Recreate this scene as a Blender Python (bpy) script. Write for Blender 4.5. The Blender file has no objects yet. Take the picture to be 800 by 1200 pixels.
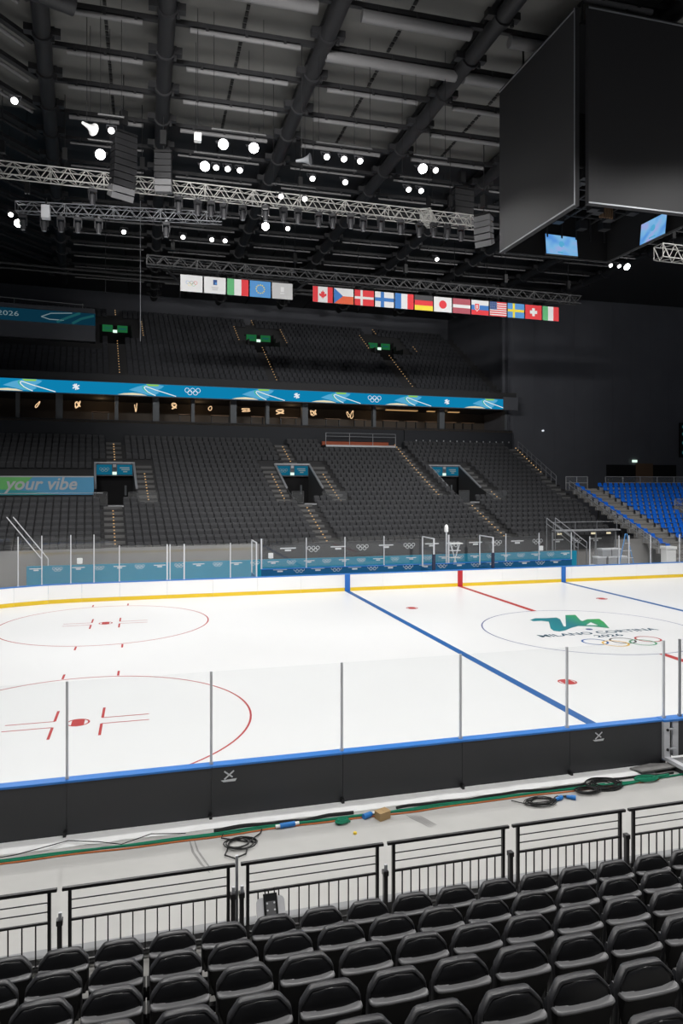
import bpy, bmesh, math, random
from mathutils import Matrix, Vector
random.seed(7)
PI = math.pi
scn = bpy.context.scene
COL = scn.collection
I4 = Matrix.Identity(4)

# ------------------------------------------------------------------ frames
def about(deg, cx, cy):
    return Matrix.Translation((cx, cy, 0)) @ Matrix.Rotation(math.radians(deg), 4, 'Z') @ Matrix.Translation((-cx, -cy, 0))
BOWL = about(4.0, -15, 18.5)          # the far stands stand at a slight angle to the rink
CAMP = Vector((-18.302, -26.870, 6.331)); YAW = 0.2665; FPX = 842.65

def in_view(p, pad=40):
    d = Vector(p) - CAMP
    c, s = math.cos(YAW), math.sin(YAW)
    a = c*d.x - s*d.y; e = s*d.x + c*d.y
    if e < 0.5: return False
    u = 400 + FPX*a/e; v = 564 - FPX*d.z/e
    return -pad < u < 800+pad and -pad < v < 1200+pad

# ------------------------------------------------------------------ materials
def mat(name, col, rough=0.6, metal=0.0, emit=None, es=0.0, spec=0.5, noise=0.0, nscale=6.0, bump=0.0):
    m = bpy.data.materials.new(name); m.use_nodes = True
    nt = m.node_tree; b = nt.nodes['Principled BSDF']
    b.inputs['Base Color'].default_value = (*col, 1)
    b.inputs['Roughness'].default_value = rough
    b.inputs['Metallic'].default_value = metal
    b.inputs['Specular IOR Level'].default_value = spec
    if emit:
        b.inputs['Emission Color'].default_value = (*emit, 1)
        b.inputs['Emission Strength'].default_value = es
    if noise or bump:
        tc = nt.nodes.new('ShaderNodeTexCoord'); n = nt.nodes.new('ShaderNodeTexNoise')
        n.inputs['Scale'].default_value = nscale; n.inputs['Detail'].default_value = 5
        nt.links.new(tc.outputs['Object'], n.inputs['Vector'])
        if noise:
            mx = nt.nodes.new('ShaderNodeMix'); mx.data_type = 'RGBA'
            mx.inputs[6].default_value = (*[c*(1-noise) for c in col], 1)
            mx.inputs[7].default_value = (*[min(1, c*(1+noise)) for c in col], 1)
            nt.links.new(n.outputs['Fac'], mx.inputs[0]); nt.links.new(mx.outputs[2], b.inputs['Base Color'])
        if bump:
            bp = nt.nodes.new('ShaderNodeBump'); bp.inputs['Strength'].default_value = bump
            nt.links.new(n.outputs['Fac'], bp.inputs['Height']); nt.links.new(bp.outputs['Normal'], b.inputs['Normal'])
    return m

def glass_mat(name, gloss, diff, col=(0.8, 0.82, 0.82)):
    m = bpy.data.materials.new(name); m.use_nodes = True
    nt = m.node_tree; nt.nodes.clear()
    out = nt.nodes.new('ShaderNodeOutputMaterial')
    t = nt.nodes.new('ShaderNodeBsdfTransparent'); t.inputs[0].default_value = (0.985, 0.99, 0.99, 1)
    g = nt.nodes.new('ShaderNodeBsdfGlossy'); g.inputs['Roughness'].default_value = 0.03
    d = nt.nodes.new('ShaderNodeBsdfDiffuse'); d.inputs[0].default_value = (*col, 1)
    m1 = nt.nodes.new('ShaderNodeMixShader'); m1.inputs[0].default_value = gloss
    m2 = nt.nodes.new('ShaderNodeMixShader'); m2.inputs[0].default_value = diff
    nt.links.new(t.outputs[0], m1.inputs[1]); nt.links.new(g.outputs[0], m1.inputs[2])
    nt.links.new(m1.outputs[0], m2.inputs[1]); nt.links.new(d.outputs[0], m2.inputs[2])
    nt.links.new(m2.outputs[0], out.inputs[0])
    return m

def emis(name, col, s):
    return mat(name, (0, 0, 0), 0.5, emit=col, es=s, spec=0.0)

M = {}
M['ice'] = mat('ice_surface', (0.765, 0.772, 0.778), 0.32, noise=0.012, nscale=0.6, spec=0.35)
M['ice_red'] = mat('ice_red_paint', (0.42, 0.035, 0.035), 0.5, spec=0.2)
M['ice_blue'] = mat('ice_blue_paint', (0.012, 0.10, 0.32), 0.5, spec=0.2)
M['ice_navy'] = mat('ice_navy_paint', (0.02, 0.05, 0.22), 0.4)
M['logo_black'] = mat('logo_black', (0.02, 0.02, 0.025), 0.4)
M['logo_yellow'] = mat('logo_yellow', (0.75, 0.45, 0.04), 0.4)
M['logo_green'] = mat('logo_green', (0.02, 0.28, 0.12), 0.4)
M['logo_teal'] = mat('logo_teal_text', (0.006, 0.06, 0.11), 0.5, spec=0.2)
def grad_mat():
    m = mat('logo_gradient', (0, .2, .25), 0.4); nt = m.node_tree
    tc = nt.nodes.new('ShaderNodeTexCoord'); sp = nt.nodes.new('ShaderNodeSeparateXYZ')
    mr = nt.nodes.new('ShaderNodeMapRange'); mr.inputs[1].default_value = -1.6; mr.inputs[2].default_value = 1.6
    r = nt.nodes.new('ShaderNodeValToRGB'); e = r.color_ramp.elements
    e[0].position = 0.0; e[0].color = (0.004, 0.22, 0.26, 1); e[1].position = 1.0; e[1].color = (0.03, 0.33, 0.08, 1)
    x = e.new(0.45); x.color = (0.005, 0.17, 0.21, 1)
    nt.links.new(tc.outputs['Object'], sp.inputs[0]); nt.links.new(sp.outputs[0], mr.inputs[0])
    nt.links.new(mr.outputs[0], r.inputs[0]); nt.links.new(r.outputs[0], nt.nodes['Principled BSDF'].inputs['Base Color'])
    return m
M['logo_grad'] = grad_mat()
M['white'] = mat('white_plastic', (0.93, 0.93, 0.925), 0.4)
M['yellow'] = mat('yellow_plastic', (0.80, 0.55, 0.02), 0.4)
M['blue'] = mat('blue_plastic', (0.03, 0.20, 0.62), 0.35)
M['blue_line'] = mat('blue_line_paint', (0.02, 0.16, 0.55), 0.4)
M['red'] = mat('red_paint', (0.52, 0.02, 0.03), 0.4)
M['board_back'] = mat('board_back', (0.036, 0.037, 0.041), 0.45, noise=0.08, nscale=2)
M['black'] = mat('black_metal', (0.012, 0.012, 0.013), 0.45)
M['rail_black'] = mat('rail_black_steel', (0.016, 0.015, 0.017), 0.4)
M['alu'] = mat('aluminium', (0.66, 0.67, 0.70), 0.45, metal=0.0)
M['alu_d'] = mat('dull_aluminium', (0.30, 0.31, 0.33), 0.45, metal=0.4)
M['steel'] = mat('galvanised_steel', (0.42, 0.43, 0.45), 0.45, metal=0.3)
M['concrete'] = mat('concrete', (0.44, 0.435, 0.42), 0.75, noise=0.10, nscale=1.3, bump=0.05)
M['concrete_d'] = mat('terrace_concrete', (0.22, 0.215, 0.205), 0.8, noise=0.12, nscale=3)
M['kerb'] = mat('kerb_concrete', (0.27, 0.275, 0.28), 0.75, noise=0.14, nscale=5)
M['scuff'] = mat('tyre_scuff', (0.24, 0.235, 0.23), 0.8, noise=0.3, nscale=9)
M['sheet'] = mat('white_sheet', (0.92, 0.92, 0.915), 0.6, noise=0.05, nscale=5, bump=0.3)
M['pad'] = mat('seat_black_vinyl', (0.011, 0.011, 0.0125), 0.36, spec=0.6)
M['piping'] = mat('seat_piping', (0.035, 0.035, 0.04), 0.4)
M['rim'] = mat('seat_rim_lit', (0.030, 0.030, 0.033), 0.38, spec=0.6)  # lighter copy of the vinyl, edge highlight put into the colour
M['lip'] = mat('seat_lip_lit', (0.17, 0.17, 0.175), 0.34, spec=0.6)  # pale tone paints in the overhead lamps' glint on the lip
M['grey_wall'] = mat('stand_front_reflected_grey', (0.24, 0.235, 0.23), 0.75, noise=0.15, nscale=1.5)  # tone raised to imitate grey reflections in the far glass
M['parapet'] = mat('parapet_cladding', (0.013, 0.015, 0.020), 0.7)
M['plate'] = mat('silver_plate', (0.82, 0.82, 0.84), 0.35)
M['shell'] = mat('seat_black_shell', (0.007, 0.007, 0.008), 0.55, spec=0.2)  # near-black carries the shade below the projecting lip
M['far_seat'] = mat('far_seat_fabric', (0.046, 0.047, 0.051), 0.7)
M['far_pan'] = mat('far_seat_pan', (0.036, 0.037, 0.041), 0.7)
M['up_seat'] = mat('upper_seat_fabric', (0.040, 0.042, 0.049), 0.8)
M['tier'] = mat('tier_dark_concrete', (0.034, 0.034, 0.036), 0.8)
M['tier_step'] = mat('tier_step_nosing', (0.12, 0.12, 0.12), 0.8)
M['dark'] = mat('dark_cladding', (0.10, 0.104, 0.120), 0.7, noise=0.15, nscale=0.5)
M['void'] = mat('void_black', (0.004, 0.004, 0.005), 0.9)
M['bluechair'] = mat('blue_seat_plastic', (0.006, 0.14, 0.68), 0.5, spec=0.25)
M['bleach'] = mat('bleacher_deck', (0.26, 0.25, 0.235), 0.7, noise=0.15, nscale=2)
M['bleach_d'] = mat('bleacher_panel', (0.17, 0.165, 0.16), 0.7)
M['teal'] = mat('teal_board', (0.005, 0.25, 0.40), 0.45)
M['bench'] = mat('bench_blue', (0.012, 0.12, 0.27), 0.4)
M['print'] = mat('white_print', (0.72, 0.74, 0.76), 0.5)
M['print_dim'] = mat('pale_print', (0.40, 0.42, 0.44), 0.5)
M['navy_pad'] = mat('navy_pad', (0.015, 0.02, 0.05), 0.6)
M['orange'] = mat('orange_deck', (0.35, 0.07, 0.02), 0.6)
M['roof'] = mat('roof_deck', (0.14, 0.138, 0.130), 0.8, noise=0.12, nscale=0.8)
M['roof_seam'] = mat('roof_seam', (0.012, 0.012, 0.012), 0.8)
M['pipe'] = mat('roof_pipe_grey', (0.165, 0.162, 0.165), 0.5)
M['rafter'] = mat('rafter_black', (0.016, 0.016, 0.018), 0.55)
M['cube'] = mat('screen_off_face', (0.027, 0.027, 0.029), 0.62, spec=0.4)
M['cableb'] = mat('cable_black', (0.015, 0.015, 0.015), 0.5)
M['cableg'] = mat('cable_green', (0.01, 0.22, 0.12), 0.45)
M['cableo'] = mat('cable_orange', (0.55, 0.16, 0.05), 0.45)
M['cableblue'] = mat('connector_blue', (0.02, 0.20, 0.60), 0.4)
M['card'] = mat('cardboard', (0.45, 0.30, 0.14), 0.7)
M['glass'] = glass_mat('rink_glass_clear', 0.02, 0.004)
M['glass_far'] = glass_mat('rink_glass_scratched', 0.058, 0.006, (0.62, 0.60, 0.57))
M['glass_rail'] = glass_mat('handrail_glass', 0.05, 0.04, (0.6, 0.62, 0.64))
M['led'] = emis('led_ribbon_blue', (0.004, 0.23, 0.46), 1.0)
M['led_d'] = emis('led_ribbon_dim', (0.003, 0.028, 0.050), 1.0)
M['led_teal'] = emis('led_dim_teal', (0.01, 0.075, 0.085), 1.0)
M['led_white'] = emis('led_white', (0.85, 0.9, 0.95), 1.0)
M['led_pale'] = emis('led_pale_blue', (0.10, 0.42, 0.68), 1.0)
M['led_green'] = emis('led_green', (0.05, 0.50, 0.25), 1.0)
M['led_lime'] = emis('led_lime', (0.30, 0.62, 0.10), 1.0)
M['led_cream'] = emis('led_cream', (0.85, 0.75, 0.50), 1.0)
M['led_text'] = emis('led_dim_text', (0.16, 0.22, 0.24), 1.0)
M['banner_blue'] = mat('banner_blue', (0.07, 0.28, 0.47), 0.6)
M['banner_green'] = mat('banner_green', (0.12, 0.42, 0.12), 0.6)
M['banner_teal'] = mat('banner_teal', (0.03, 0.27, 0.30), 0.6)
M['sign_blue'] = emis('sign_blue', (0.006, 0.105, 0.18), 1.0)
M['sign_green'] = emis('sign_green', (0.012, 0.11, 0.035), 1.0)
M['exit'] = emis('exit_light', (0.75, 1.0, 0.85), 1.2)
M['dot'] = emis('stair_led', (1.0, 0.62, 0.28), 0.75)
M['gold'] = emis('pendant_gold', (1.0, 0.66, 0.36), 1.1)
M['goldd'] = emis('ceiling_strip_gold', (0.62, 0.36, 0.15), 0.8)
M['suite_wall'] = mat('suite_wall', (0.07, 0.055, 0.042), 0.7)
M['suite_wood'] = mat('suite_wood', (0.16, 0.09, 0.045), 0.6)
M['pillar'] = mat('suite_pillar', (0.10, 0.11, 0.12), 0.6)
M['lens'] = emis('lamp_lens', (1.0, 0.98, 0.95), 40.0)
M['lens_s'] = emis('lamp_lens_small', (1.0, 0.98, 0.95), 9.0)
M['lamp_body'] = mat('lamp_body', (0.05, 0.05, 0.055), 0.5)
M['speaker'] = mat('speaker_grille', (0.018, 0.018, 0.02), 0.6)
M['speaker_g'] = mat('speaker_grey', (0.16, 0.16, 0.165), 0.55)
M['truss'] = mat('truss_aluminium', (0.62, 0.61, 0.58), 0.45, metal=0.25)
M['truss_d'] = mat('truss_dark', (0.06, 0.06, 0.062), 0.5)
M['flag_w'] = mat('flag_white', (0.80, 0.80, 0.80), 0.8)
M['flag_gy'] = mat('flag_pale_grey', (0.58, 0.58, 0.58), 0.8)
M['flag_r'] = mat('flag_red', (0.78, 0.05, 0.06), 0.8)
M['flag_b'] = mat('flag_blue', (0.05, 0.20, 0.55), 0.8)
M['flag_lb'] = mat('flag_sky', (0.10, 0.32, 0.68), 0.8)
M['flag_g'] = mat('flag_green', (0.13, 0.48, 0.20), 0.8)
M['flag_y'] = mat('flag_yellow', (0.88, 0.72, 0.06), 0.8)
M['flag_k'] = mat('flag_charcoal', (0.07, 0.07, 0.075), 0.8)
M['flag_m'] = mat('flag_maroon', (0.45, 0.10, 0.13), 0.8)
M['flag_n'] = mat('flag_navy', (0.04, 0.09, 0.26), 0.8)
M['flag_o'] = mat('flag_orange', (0.80, 0.14, 0.06), 0.8)

def screen_mat():
    m = bpy.data.materials.new('small_screen_picture'); m.use_nodes = True
    nt = m.node_tree; b = nt.nodes['Principled BSDF']; b.inputs['Base Color'].default_value = (0, 0, 0, 1)
    tc = nt.nodes.new('ShaderNodeTexCoord'); n = nt.nodes.new('ShaderNodeTexNoise'); n.inputs['Scale'].default_value = 1.6
    n.inputs['Detail'].default_value = 1
    r = nt.nodes.new('ShaderNodeValToRGB'); e = r.color_ramp.elements
    e[0].position = 0.3; e[0].color = (0.10, 0.32, 0.80, 1); e[1].position = 0.75; e[1].color = (0.42, 0.42, 0.80, 1)
    x = e.new(0.52); x.color = (0.22, 0.52, 0.85, 1)
    nt.links.new(tc.outputs['Object'], n.inputs['Vector']); nt.links.new(n.outputs['Fac'], r.inputs[0])
    nt.links.new(r.outputs[0], b.inputs['Emission Color']); b.inputs['Emission Strength'].default_value = 0.95
    return m
M['screen'] = screen_mat()

# ------------------------------------------------------------------ mesh builder
class MB:
    def __init__(s): s.v = []; s.f = []; s.m = []
    def add(s, vs, fs, mi=0):
        b = len(s.v); s.v += [tuple(p) for p in vs]
        for f in fs: s.f.append(tuple(b+i for i in f)); s.m.append(mi)
        return s
    def box(s, x0, x1, y0, y1, z0, z1, mi=0, mx=None):
        vs = [(x0,y0,z0),(x1,y0,z0),(x1,y1,z0),(x0,y1,z0),(x0,y0,z1),(x1,y0,z1),(x1,y1,z1),(x0,y1,z1)]
        if mx: vs = [mx @ Vector(p) for p in vs]
        return s.add(vs, [(0,3,2,1),(4,5,6,7),(0,1,5,4),(1,2,6,5),(2,3,7,6),(3,0,4,7)], mi)
    def bar(s, p, q, w, h=None, mi=0):          # square bar between two points
        h = h or w; p, q = Vector(p), Vector(q); d = (q-p).normalized()
        up = Vector((0,0,1)) if abs(d.z) < 0.95 else Vector((0,1,0))
        a = d.cross(up).normalized()*w/2; b = a.cross(d).normalized()*h/2
        vs = [p-a-b, p+a-b, p+a+b, p-a+b, q-a-b, q+a-b, q+a+b, q-a+b]
        return s.add(vs, [(0,3,2,1),(4,5,6,7),(0,1,5,4),(1,2,6,5),(2,3,7,6),(3,0,4,7)], mi)
    def tube(s, pts, r, n=8, mi=0, cap=True):
        pts = [Vector(p) for p in pts]; rings = []
        for i, p in enumerate(pts):
            d = (pts[min(i+1, len(pts)-1)] - pts[max(i-1, 0)]).normalized()
            up = Vector((0,0,1)) if abs(d.z) < 0.9 else Vector((0,1,0))
            a = d.cross(up).normalized(); b = a.cross(d).normalized()
            rr = r[i] if isinstance(r, (list, tuple)) else r
            rings.append([p + a*math.cos(2*PI*k/n)*rr + b*math.sin(2*PI*k/n)*rr for k in range(n)])
        return s.loft(rings, cap, mi)
    def loft(s, rings, cap=True, mi=0):
        n = len(rings[0]); vs = [p for r in rings for p in r]; fs = []
        for i in range(len(rings)-1):
            for k in range(n):
                fs.append((i*n+k, i*n+(k+1) % n, (i+1)*n+(k+1) % n, (i+1)*n+k))
        if cap:
            fs.append(tuple(range(n-1, -1, -1))); fs.append(tuple((len(rings)-1)*n+k for k in range(n)))
        return s.add(vs, fs, mi)
    def prism(s, poly, fn, t0, t1, mi=0):       # poly 2-D, fn(a,b,t)->point
        n = len(poly)
        return s.loft([[fn(a, b, t0) for a, b in poly], [fn(a, b, t1) for a, b in poly]], True, mi)
    def disc(s, c, r, n, z, mi=0, r0=0.0, a0=0, a1=2*PI, ry=None):
        vs = []; full = abs(a1-a0-2*PI) < 1e-6; m = n if full else n+1
        for k in range(m):
            t = a0+(a1-a0)*k/n
            vs.append((c[0]+math.cos(t)*r, c[1]+math.sin(t)*r, z))
        if r0 <= 0: return s.add(vs, [tuple(range(m))], mi)
        vs2 = [(c[0]+(p[0]-c[0])*r0/r, c[1]+(p[1]-c[1])*r0/r, z) for p in vs]
        fs = [(k, (k+1) % m, m+(k+1) % m, m+k) for k in range(n)]
        return s.add(vs+vs2, fs, mi)
    def rect(s, x0, x1, y0, y1, z, mi=0):
        return s.add([(x0,y0,z),(x1,y0,z),(x1,y1,z),(x0,y1,z)], [(0,1,2,3)], mi)
    def map(s, fn):
        s.v = [tuple(fn(*p)) for p in s.v]; return s

LOC = {}
def mesh_obj(name, mb, mats, off, smooth=False, bevel=0.0, fixn=True):
    me = bpy.data.meshes.new(name)
    ox, oy, oz = off
    me.from_pydata([(x-ox, y-oy, z-oz) for x, y, z in mb.v], [], mb.f)
    for m in (mats if isinstance(mats, (list, tuple)) else [mats]): me.materials.append(M[m] if isinstance(m, str) else m)
    me.polygons.foreach_set('material_index', mb.m)
    if fixn:
        bm = bmesh.new(); bm.from_mesh(me); bmesh.ops.recalc_face_normals(bm, faces=bm.faces); bm.to_mesh(me); bm.free()
    if smooth:
        me.polygons.foreach_set('use_smooth', [True]*len(me.polygons))
        try: me.set_sharp_from_angle(angle=math.radians(40))
        except Exception: pass
    o = bpy.data.objects.new(name, me); COL.objects.link(o)
    if bevel:
        b = o.modifiers.new('bevel', 'BEVEL'); b.width = bevel; b.segments = 2; b.limit_method = 'ANGLE'
    return o
def tag(o, label, cat, group=None):
    o['label'] = label; o['category'] = cat
    if group: o['group'] = group
def thing(name, label, cat, loc, group=None, fr=I4, rz=0.0):
    o = bpy.data.objects.new(name, None); COL.objects.link(o); o.empty_display_size = 0.1
    o.matrix_world = fr @ Matrix.Translation(loc) @ Matrix.Rotation(rz, 4, 'Z'); tag(o, label, cat, group)
    LOC[o.name] = tuple(loc); return o
def part(name, mb, mats, par, label=None, smooth=False, bevel=0.0, local=False, kind=None):
    off = (0, 0, 0) if local else LOC[par.name]
    o = mesh_obj(name, mb, mats, off, smooth, bevel); o.parent = par; LOC[o.name] = LOC[par.name]
    if label: o['label'] = label
    if kind: o['kind'] = kind
    return o
def solo(name, mb, mats, label, cat, loc=(0,0,0), group=None, fr=I4, kind=None, smooth=False, bevel=0.0):
    o = mesh_obj(name, mb, mats, loc, smooth, bevel); o.matrix_world = fr @ Matrix.Translation(loc)
    LOC[o.name] = tuple(loc)
    if kind: o['kind'] = kind
    if label: tag(o, label, cat, group)
    return o
def struct(name, mb, mats, fr=I4, label=None, cat=None, bevel=0.0, smooth=False):
    o = mesh_obj(name, mb, mats, (0,0,0), smooth, bevel); o.matrix_world = fr.copy(); o['kind'] = 'structure'
    if label: tag(o, label, cat)
    return o
def dup(root, mw, label=None, group=None):
    r = root.copy(); COL.objects.link(r); r.matrix_world = mw
    if label: r['label'] = label
    if group: r['group'] = group
    for ch in list(root.children):
        c = ch.copy(); COL.objects.link(c); c.parent = r
        for g in ch.children:
            d = g.copy(); COL.objects.link(d); d.parent = c
    return r
ORD = ['first','second','third','fourth','fifth','sixth','seventh','eighth','ninth','tenth','eleventh','twelfth','thirteenth','fourteenth',
       'fifteenth','sixteenth','seventeenth','eighteenth','nineteenth','twentieth']
def nth(i):
    if i < 20: return ORD[i]
    t = i+1
    return f"{t}{'th' if 10 < t % 100 < 14 else {1:'st',2:'nd',3:'rd'}.get(t % 10,'th')}"

_txt = {}
def text_mb(s, w=None, h=None, shear=0.0, fn=None, mi=0, mb=None, bold=0.0):
    """flat lettering in its own 2-D plane (a,b), fitted to width w / height h, put in place by fn(a,b)"""
    cu = bpy.data.curves.new('t', 'FONT'); cu.body = s; cu.shear = shear; cu.resolution_u = 3; cu.offset = bold
    o = bpy.data.objects.new('t', cu); COL.objects.link(o)
    bpy.context.view_layer.update()
    me = o.evaluated_get(bpy.context.evaluated_depsgraph_get()).to_mesh()
    vs = [tuple(v.co) for v in me.vertices]; fs = [tuple(p.vertices) for p in me.polygons]
    o.evaluated_get(bpy.context.evaluated_depsgraph_get()).to_mesh_clear()
    bpy.data.objects.remove(o); bpy.data.curves.remove(cu)
    x0 = min(v[0] for v in vs); x1 = max(v[0] for v in vs); y0 = min(v[1] for v in vs); y1 = max(v[1] for v in vs)
    kx = w/(x1-x0) if w else h/(y1-y0); ky = h/(y1-y0) if h else kx
    mb = mb or MB()
    return mb.add([fn((v[0]-x0)*kx, (v[1]-y0)*ky) for v in vs], fs, mi)
def rings_mb(mb, fn, s, mis=(0,)*5, wid=0.13, n=20):
    """five interlaced rings, total width s, centred on 0,0"""
    r = s/6.5*1.0
    cs = [(-2.25*r, 0.5*r), (0, 0.5*r), (2.25*r, 0.5*r), (-1.12*r, -0.5*r), (1.12*r, -0.5*r)]
    for (cx, cy), mi in zip(cs, mis):
        vs = []; fs = []
        for k in range(n):
            t = 2*PI*k/n
            vs += [fn(cx+r*math.cos(t), cy+r*math.sin(t)), fn(cx+r*(1-wid)*math.cos(t), cy+r*(1-wid)*math.sin(t))]
            a, b = 2*k, 2*((k+1) % n); fs.append((a, b, b+1, a+1))
        mb.add(vs, fs, mi)
    return mb

# ================================================================== RINK
RX, RY, RR = 30.0, 13.05, 8.5
def rink_path(off=0.0, n=10):
    pts = []
    for cx, cy, a0 in ((RX-RR, RY-RR, 0), (-RX+RR, RY-RR, 90), (-RX+RR, -RY+RR, 180), (RX-RR, -RY+RR, 270)):
        for k in range(n+1):
            t = math.radians(a0+90*k/n); pts.append((cx+(RR+off)*math.cos(t), cy+(RR+off)*math.sin(t)))
    return pts
ice = MB(); pp = rink_path()
ice.add([(x, y, 0) for x, y in pp], [tuple(range(len(pp)))], 0)
ice.add([(x, y, -0.028) for x, y in pp], [tuple(range(len(pp)-1, -1, -1))], 0)
n = len(pp)
ice.loft([[(x, y, -0.028) for x, y in pp], [(x, y, 0) for x, y in pp]], False, 0)
Z1, Z2, Z3, Z4 = 0.002, 0.004, 0.006, 0.008
for x in (-7.05, 7.05): ice.rect(x-0.15, x+0.15, -13.05, 13.05, Z1, 2)
ice.rect(-0.15, 0.15, 4.5, 13.05, Z1, 1); ice.rect(-0.15, 0.15, -13.05, -4.5, Z1, 1)
for x in (-26, 26): ice.rect(x-0.025, x+0.025, -12.2, 12.2, Z1, 1)
ice.disc((0, 0), 4.525, 96, Z1, 3, 4.47)
for sx in (-1, 1):
    for sy in (-1, 1):
        cx, cy = 20*sx, 6.85*sy
        ice.disc((cx, cy), 4.525, 96, Z1, 1, 4.47)
        ice.disc((cx, cy), 0.30, 32, Z1, 1, 0.25)
        q = [(cx+0.25*math.cos(t), cy+0.25*math.sin(t)) for t in [math.radians(a) for a in list(range(50, 131, 10))+list(range(230, 311, 10))]]
        ice.add([(x, y, Z1) for x, y in q], [tuple(range(len(q)))], 1)
        for tx in (-1, 1):
            for ty in (-1, 1):
                x0 = cx+tx*0.60; y0 = cy+ty*0.24
                ice.rect(min(x0, x0+tx*1.2), max(x0, x0+tx*1.2), y0-0.025, y0+0.025, Z1, 1)
                ice.rect(x0-0.035, x0+0.035, min(y0, y0+ty*0.9), max(y0, y0+ty*0.9), Z1, 1)
                yy = cy+ty*4.5
                ice.rect(cx+tx*0.85-0.035, cx+tx*0.85+0.035, min(yy, yy+ty*0.6), max(yy, yy+ty*0.6), Z1, 1)
        for nx in (5.45,):
            c2 = (nx*sx, 6.85*sy)
            ice.disc(c2, 0.30, 32, Z1, 1, 0.25)
            q = [(c2[0]+0.25*math.cos(t), c2[1]+0.25*math.sin(t)) for t in [math.radians(a) for a in list(range(40, 141, 10))+list(range(220, 321, 10))]]
            ice.add([(x, y, Z1) for x, y in q], [tuple(range(len(q)))], 1)
mark = [(-1.37,2.51),(-0.93,2.82),(-0.43,2.73),(0.12,2.72),(0.05,2.30),(-0.70,0.83),(-0.62,0.78),(0.87,3.16),(1.36,3.08),(0.82,1.88),(0.78,1.65),
        (1.24,1.98),(1.84,1.92),(1.58,1.2),(0.98,-0.04),(0.55,0.46),(-0.03,0.74),(-0.57,0.46),(-1.12,0.07),(-1.48,-0.07),(-1.63,0.13),(-1.49,0.59),(-0.75,1.95),(-0.99,2.22),(-1.37,2.20)]
ice.add([(x, y, Z2) for x, y in mark], [tuple(range(len(mark)))], 4)
ice.add([(0.40,0.80,Z3),(0.97,1.30,Z3),(0.87,0.62,Z3)], [(0,1,2)], 0)
text_mb('MILANO CORTINA', 5.6, 0.46, 0.0, lambda a, b: (-2.78+a, -0.90+b, Z2), 5, ice, 0.018)
text_mb('2026', 1.25, 0.40, 0.0, lambda a, b: (-0.60+a, -1.50+b, Z2), 5, ice, 0.018)
for (cx, cy), mi in zip([(-1.20,-2.15),(0.0,-2.25),(1.15,-2.28),(-0.60,-2.62),(0.55,-2.75)], (2, 6, 1, 7, 8)):
    ice.disc((cx, cy), 0.52, 40, Z2+0.001*mi*0.2, mi, 0.44)
ice.disc((0, 0), 0.15, 24, Z4, 3)
o_ice = struct('floor_ice', ice, ['ice','ice_red','ice_blue','ice_navy','logo_grad','logo_teal','logo_black','logo_yellow','logo_green'],
               label='white ice rink floor with painted lines, circles and logo', cat='ice rink')

fl = MB(); fl.box(-75, 75, -45, 75, -0.33, -0.03)
struct('floor', fl, 'concrete')
sc = MB()
def streak(c, w):
    return [(x-w*q, y) for (x, y), q in zip(c, (0.4, 1, 1, 0.4))]+[(x+w*q, y) for (x, y), q in zip(c[::-1], (0.4, 1, 1, 0.4))]
SCUFF = [streak([(-17.54,-13.90), (-17.51,-14.31), (-17.40,-14.74), (-17.29,-15.04)], 0.022), streak([(-17.46,-13.90), (-17.43,-14.28), (-17.33,-14.68), (-17.24,-15.01)], 0.018)]
for q in range(5): SCUFF.append(streak([(-13.50+0.055*q, -13.98-0.02*q), (-13.44+0.05*q, -14.16), (-13.34+0.045*q, -14.36), (-13.26+0.04*q, -14.56+0.015*q)], 0.016))
for L_ in SCUFF: sc.add([(x, y, -0.026) for x, y in L_], [tuple(range(len(L_)))])
struct('floor_scuff_marks', sc, 'scuff')

# ---- boards
def board_sections(path, i, label, near, x_line=None):
    pass
def board(p, q, label, group, outer_black, marks=()):
    """one dasher board section from p to q (inner face line); outside is to the left of p->q turned by sign"""
    p = Vector((p[0], p[1], 0)); q = Vector((q[0], q[1], 0)); L = (q-p).length; d = (q-p)/L
    nrm = Vector((d.y, -d.x, 0))
    mid = (p+q)/2
    if nrm.dot(Vector((mid.x, mid.y, 0))) < 0: nrm = -nrm       # outward
    if abs(mid.x) < 22 : nrm = Vector((0, math.copysign(1, mid.y), 0))
    t = thing('rink_board', label, 'rink board', (p.x, p.y, 0), group)
    def slab(a0, a1, n0, n1, z0, z1):
        mb = MB(); c = [p+d*a0+nrm*n0, p+d*a1+nrm*n0, p+d*a1+nrm*n1, p+d*a0+nrm*n1]
        mb.add([(*v.xy, z0) for v in c]+[(*v.xy, z1) for v in c], [(0,3,2,1),(4,5,6,7),(0,1,5,4),(1,2,6,5),(2,3,7,6),(3,0,4,7)]); return mb
    g = 0.004
    part('facing', slab(g, L-g, 0.0, 0.03, 0.0, 0.955), 'white', t, 'white plastic facing')
    part('kick_plate', slab(g, L-g, -0.012, 0.0, 0.0, 0.20), 'yellow', t, 'yellow kick plate')
    part('back_panel', slab(g, L-g, 0.03, 0.18, -0.03, 0.955), 'board_back' if outer_black else 'bench', t)
    part('cap_rail', slab(0, L, -0.02, 0.20, 0.955, 1.0), 'blue', t, 'blue cap rail', bevel=0.01)
    for a, w, m in marks:
        part('line_stripe', slab(a-w/2, a+w/2, -0.015, -0.012, 0.0, 0.955), m, t)
    if outer_black:
        part('foot_bracket', slab(L-0.05, L+0.0, 0.18, 0.30, -0.03, 0.12), 'black', t)
    return t
near_x = [-27.30+2.55*i for i in range(9)]         # ... -24.75, -22.2, -19.65 ... -6.9
near_x = [-24.75, -22.2, -19.65, -17.1, -14.55, -12.0, -9.48, -7.15]
for i in range(len(near_x)-1):
    board((near_x[i], -RY), (near_x[i+1], -RY), f'near rink board with black back, {nth(max(0,i-1))} from the left edge', 'near rink boards', True)
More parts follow.
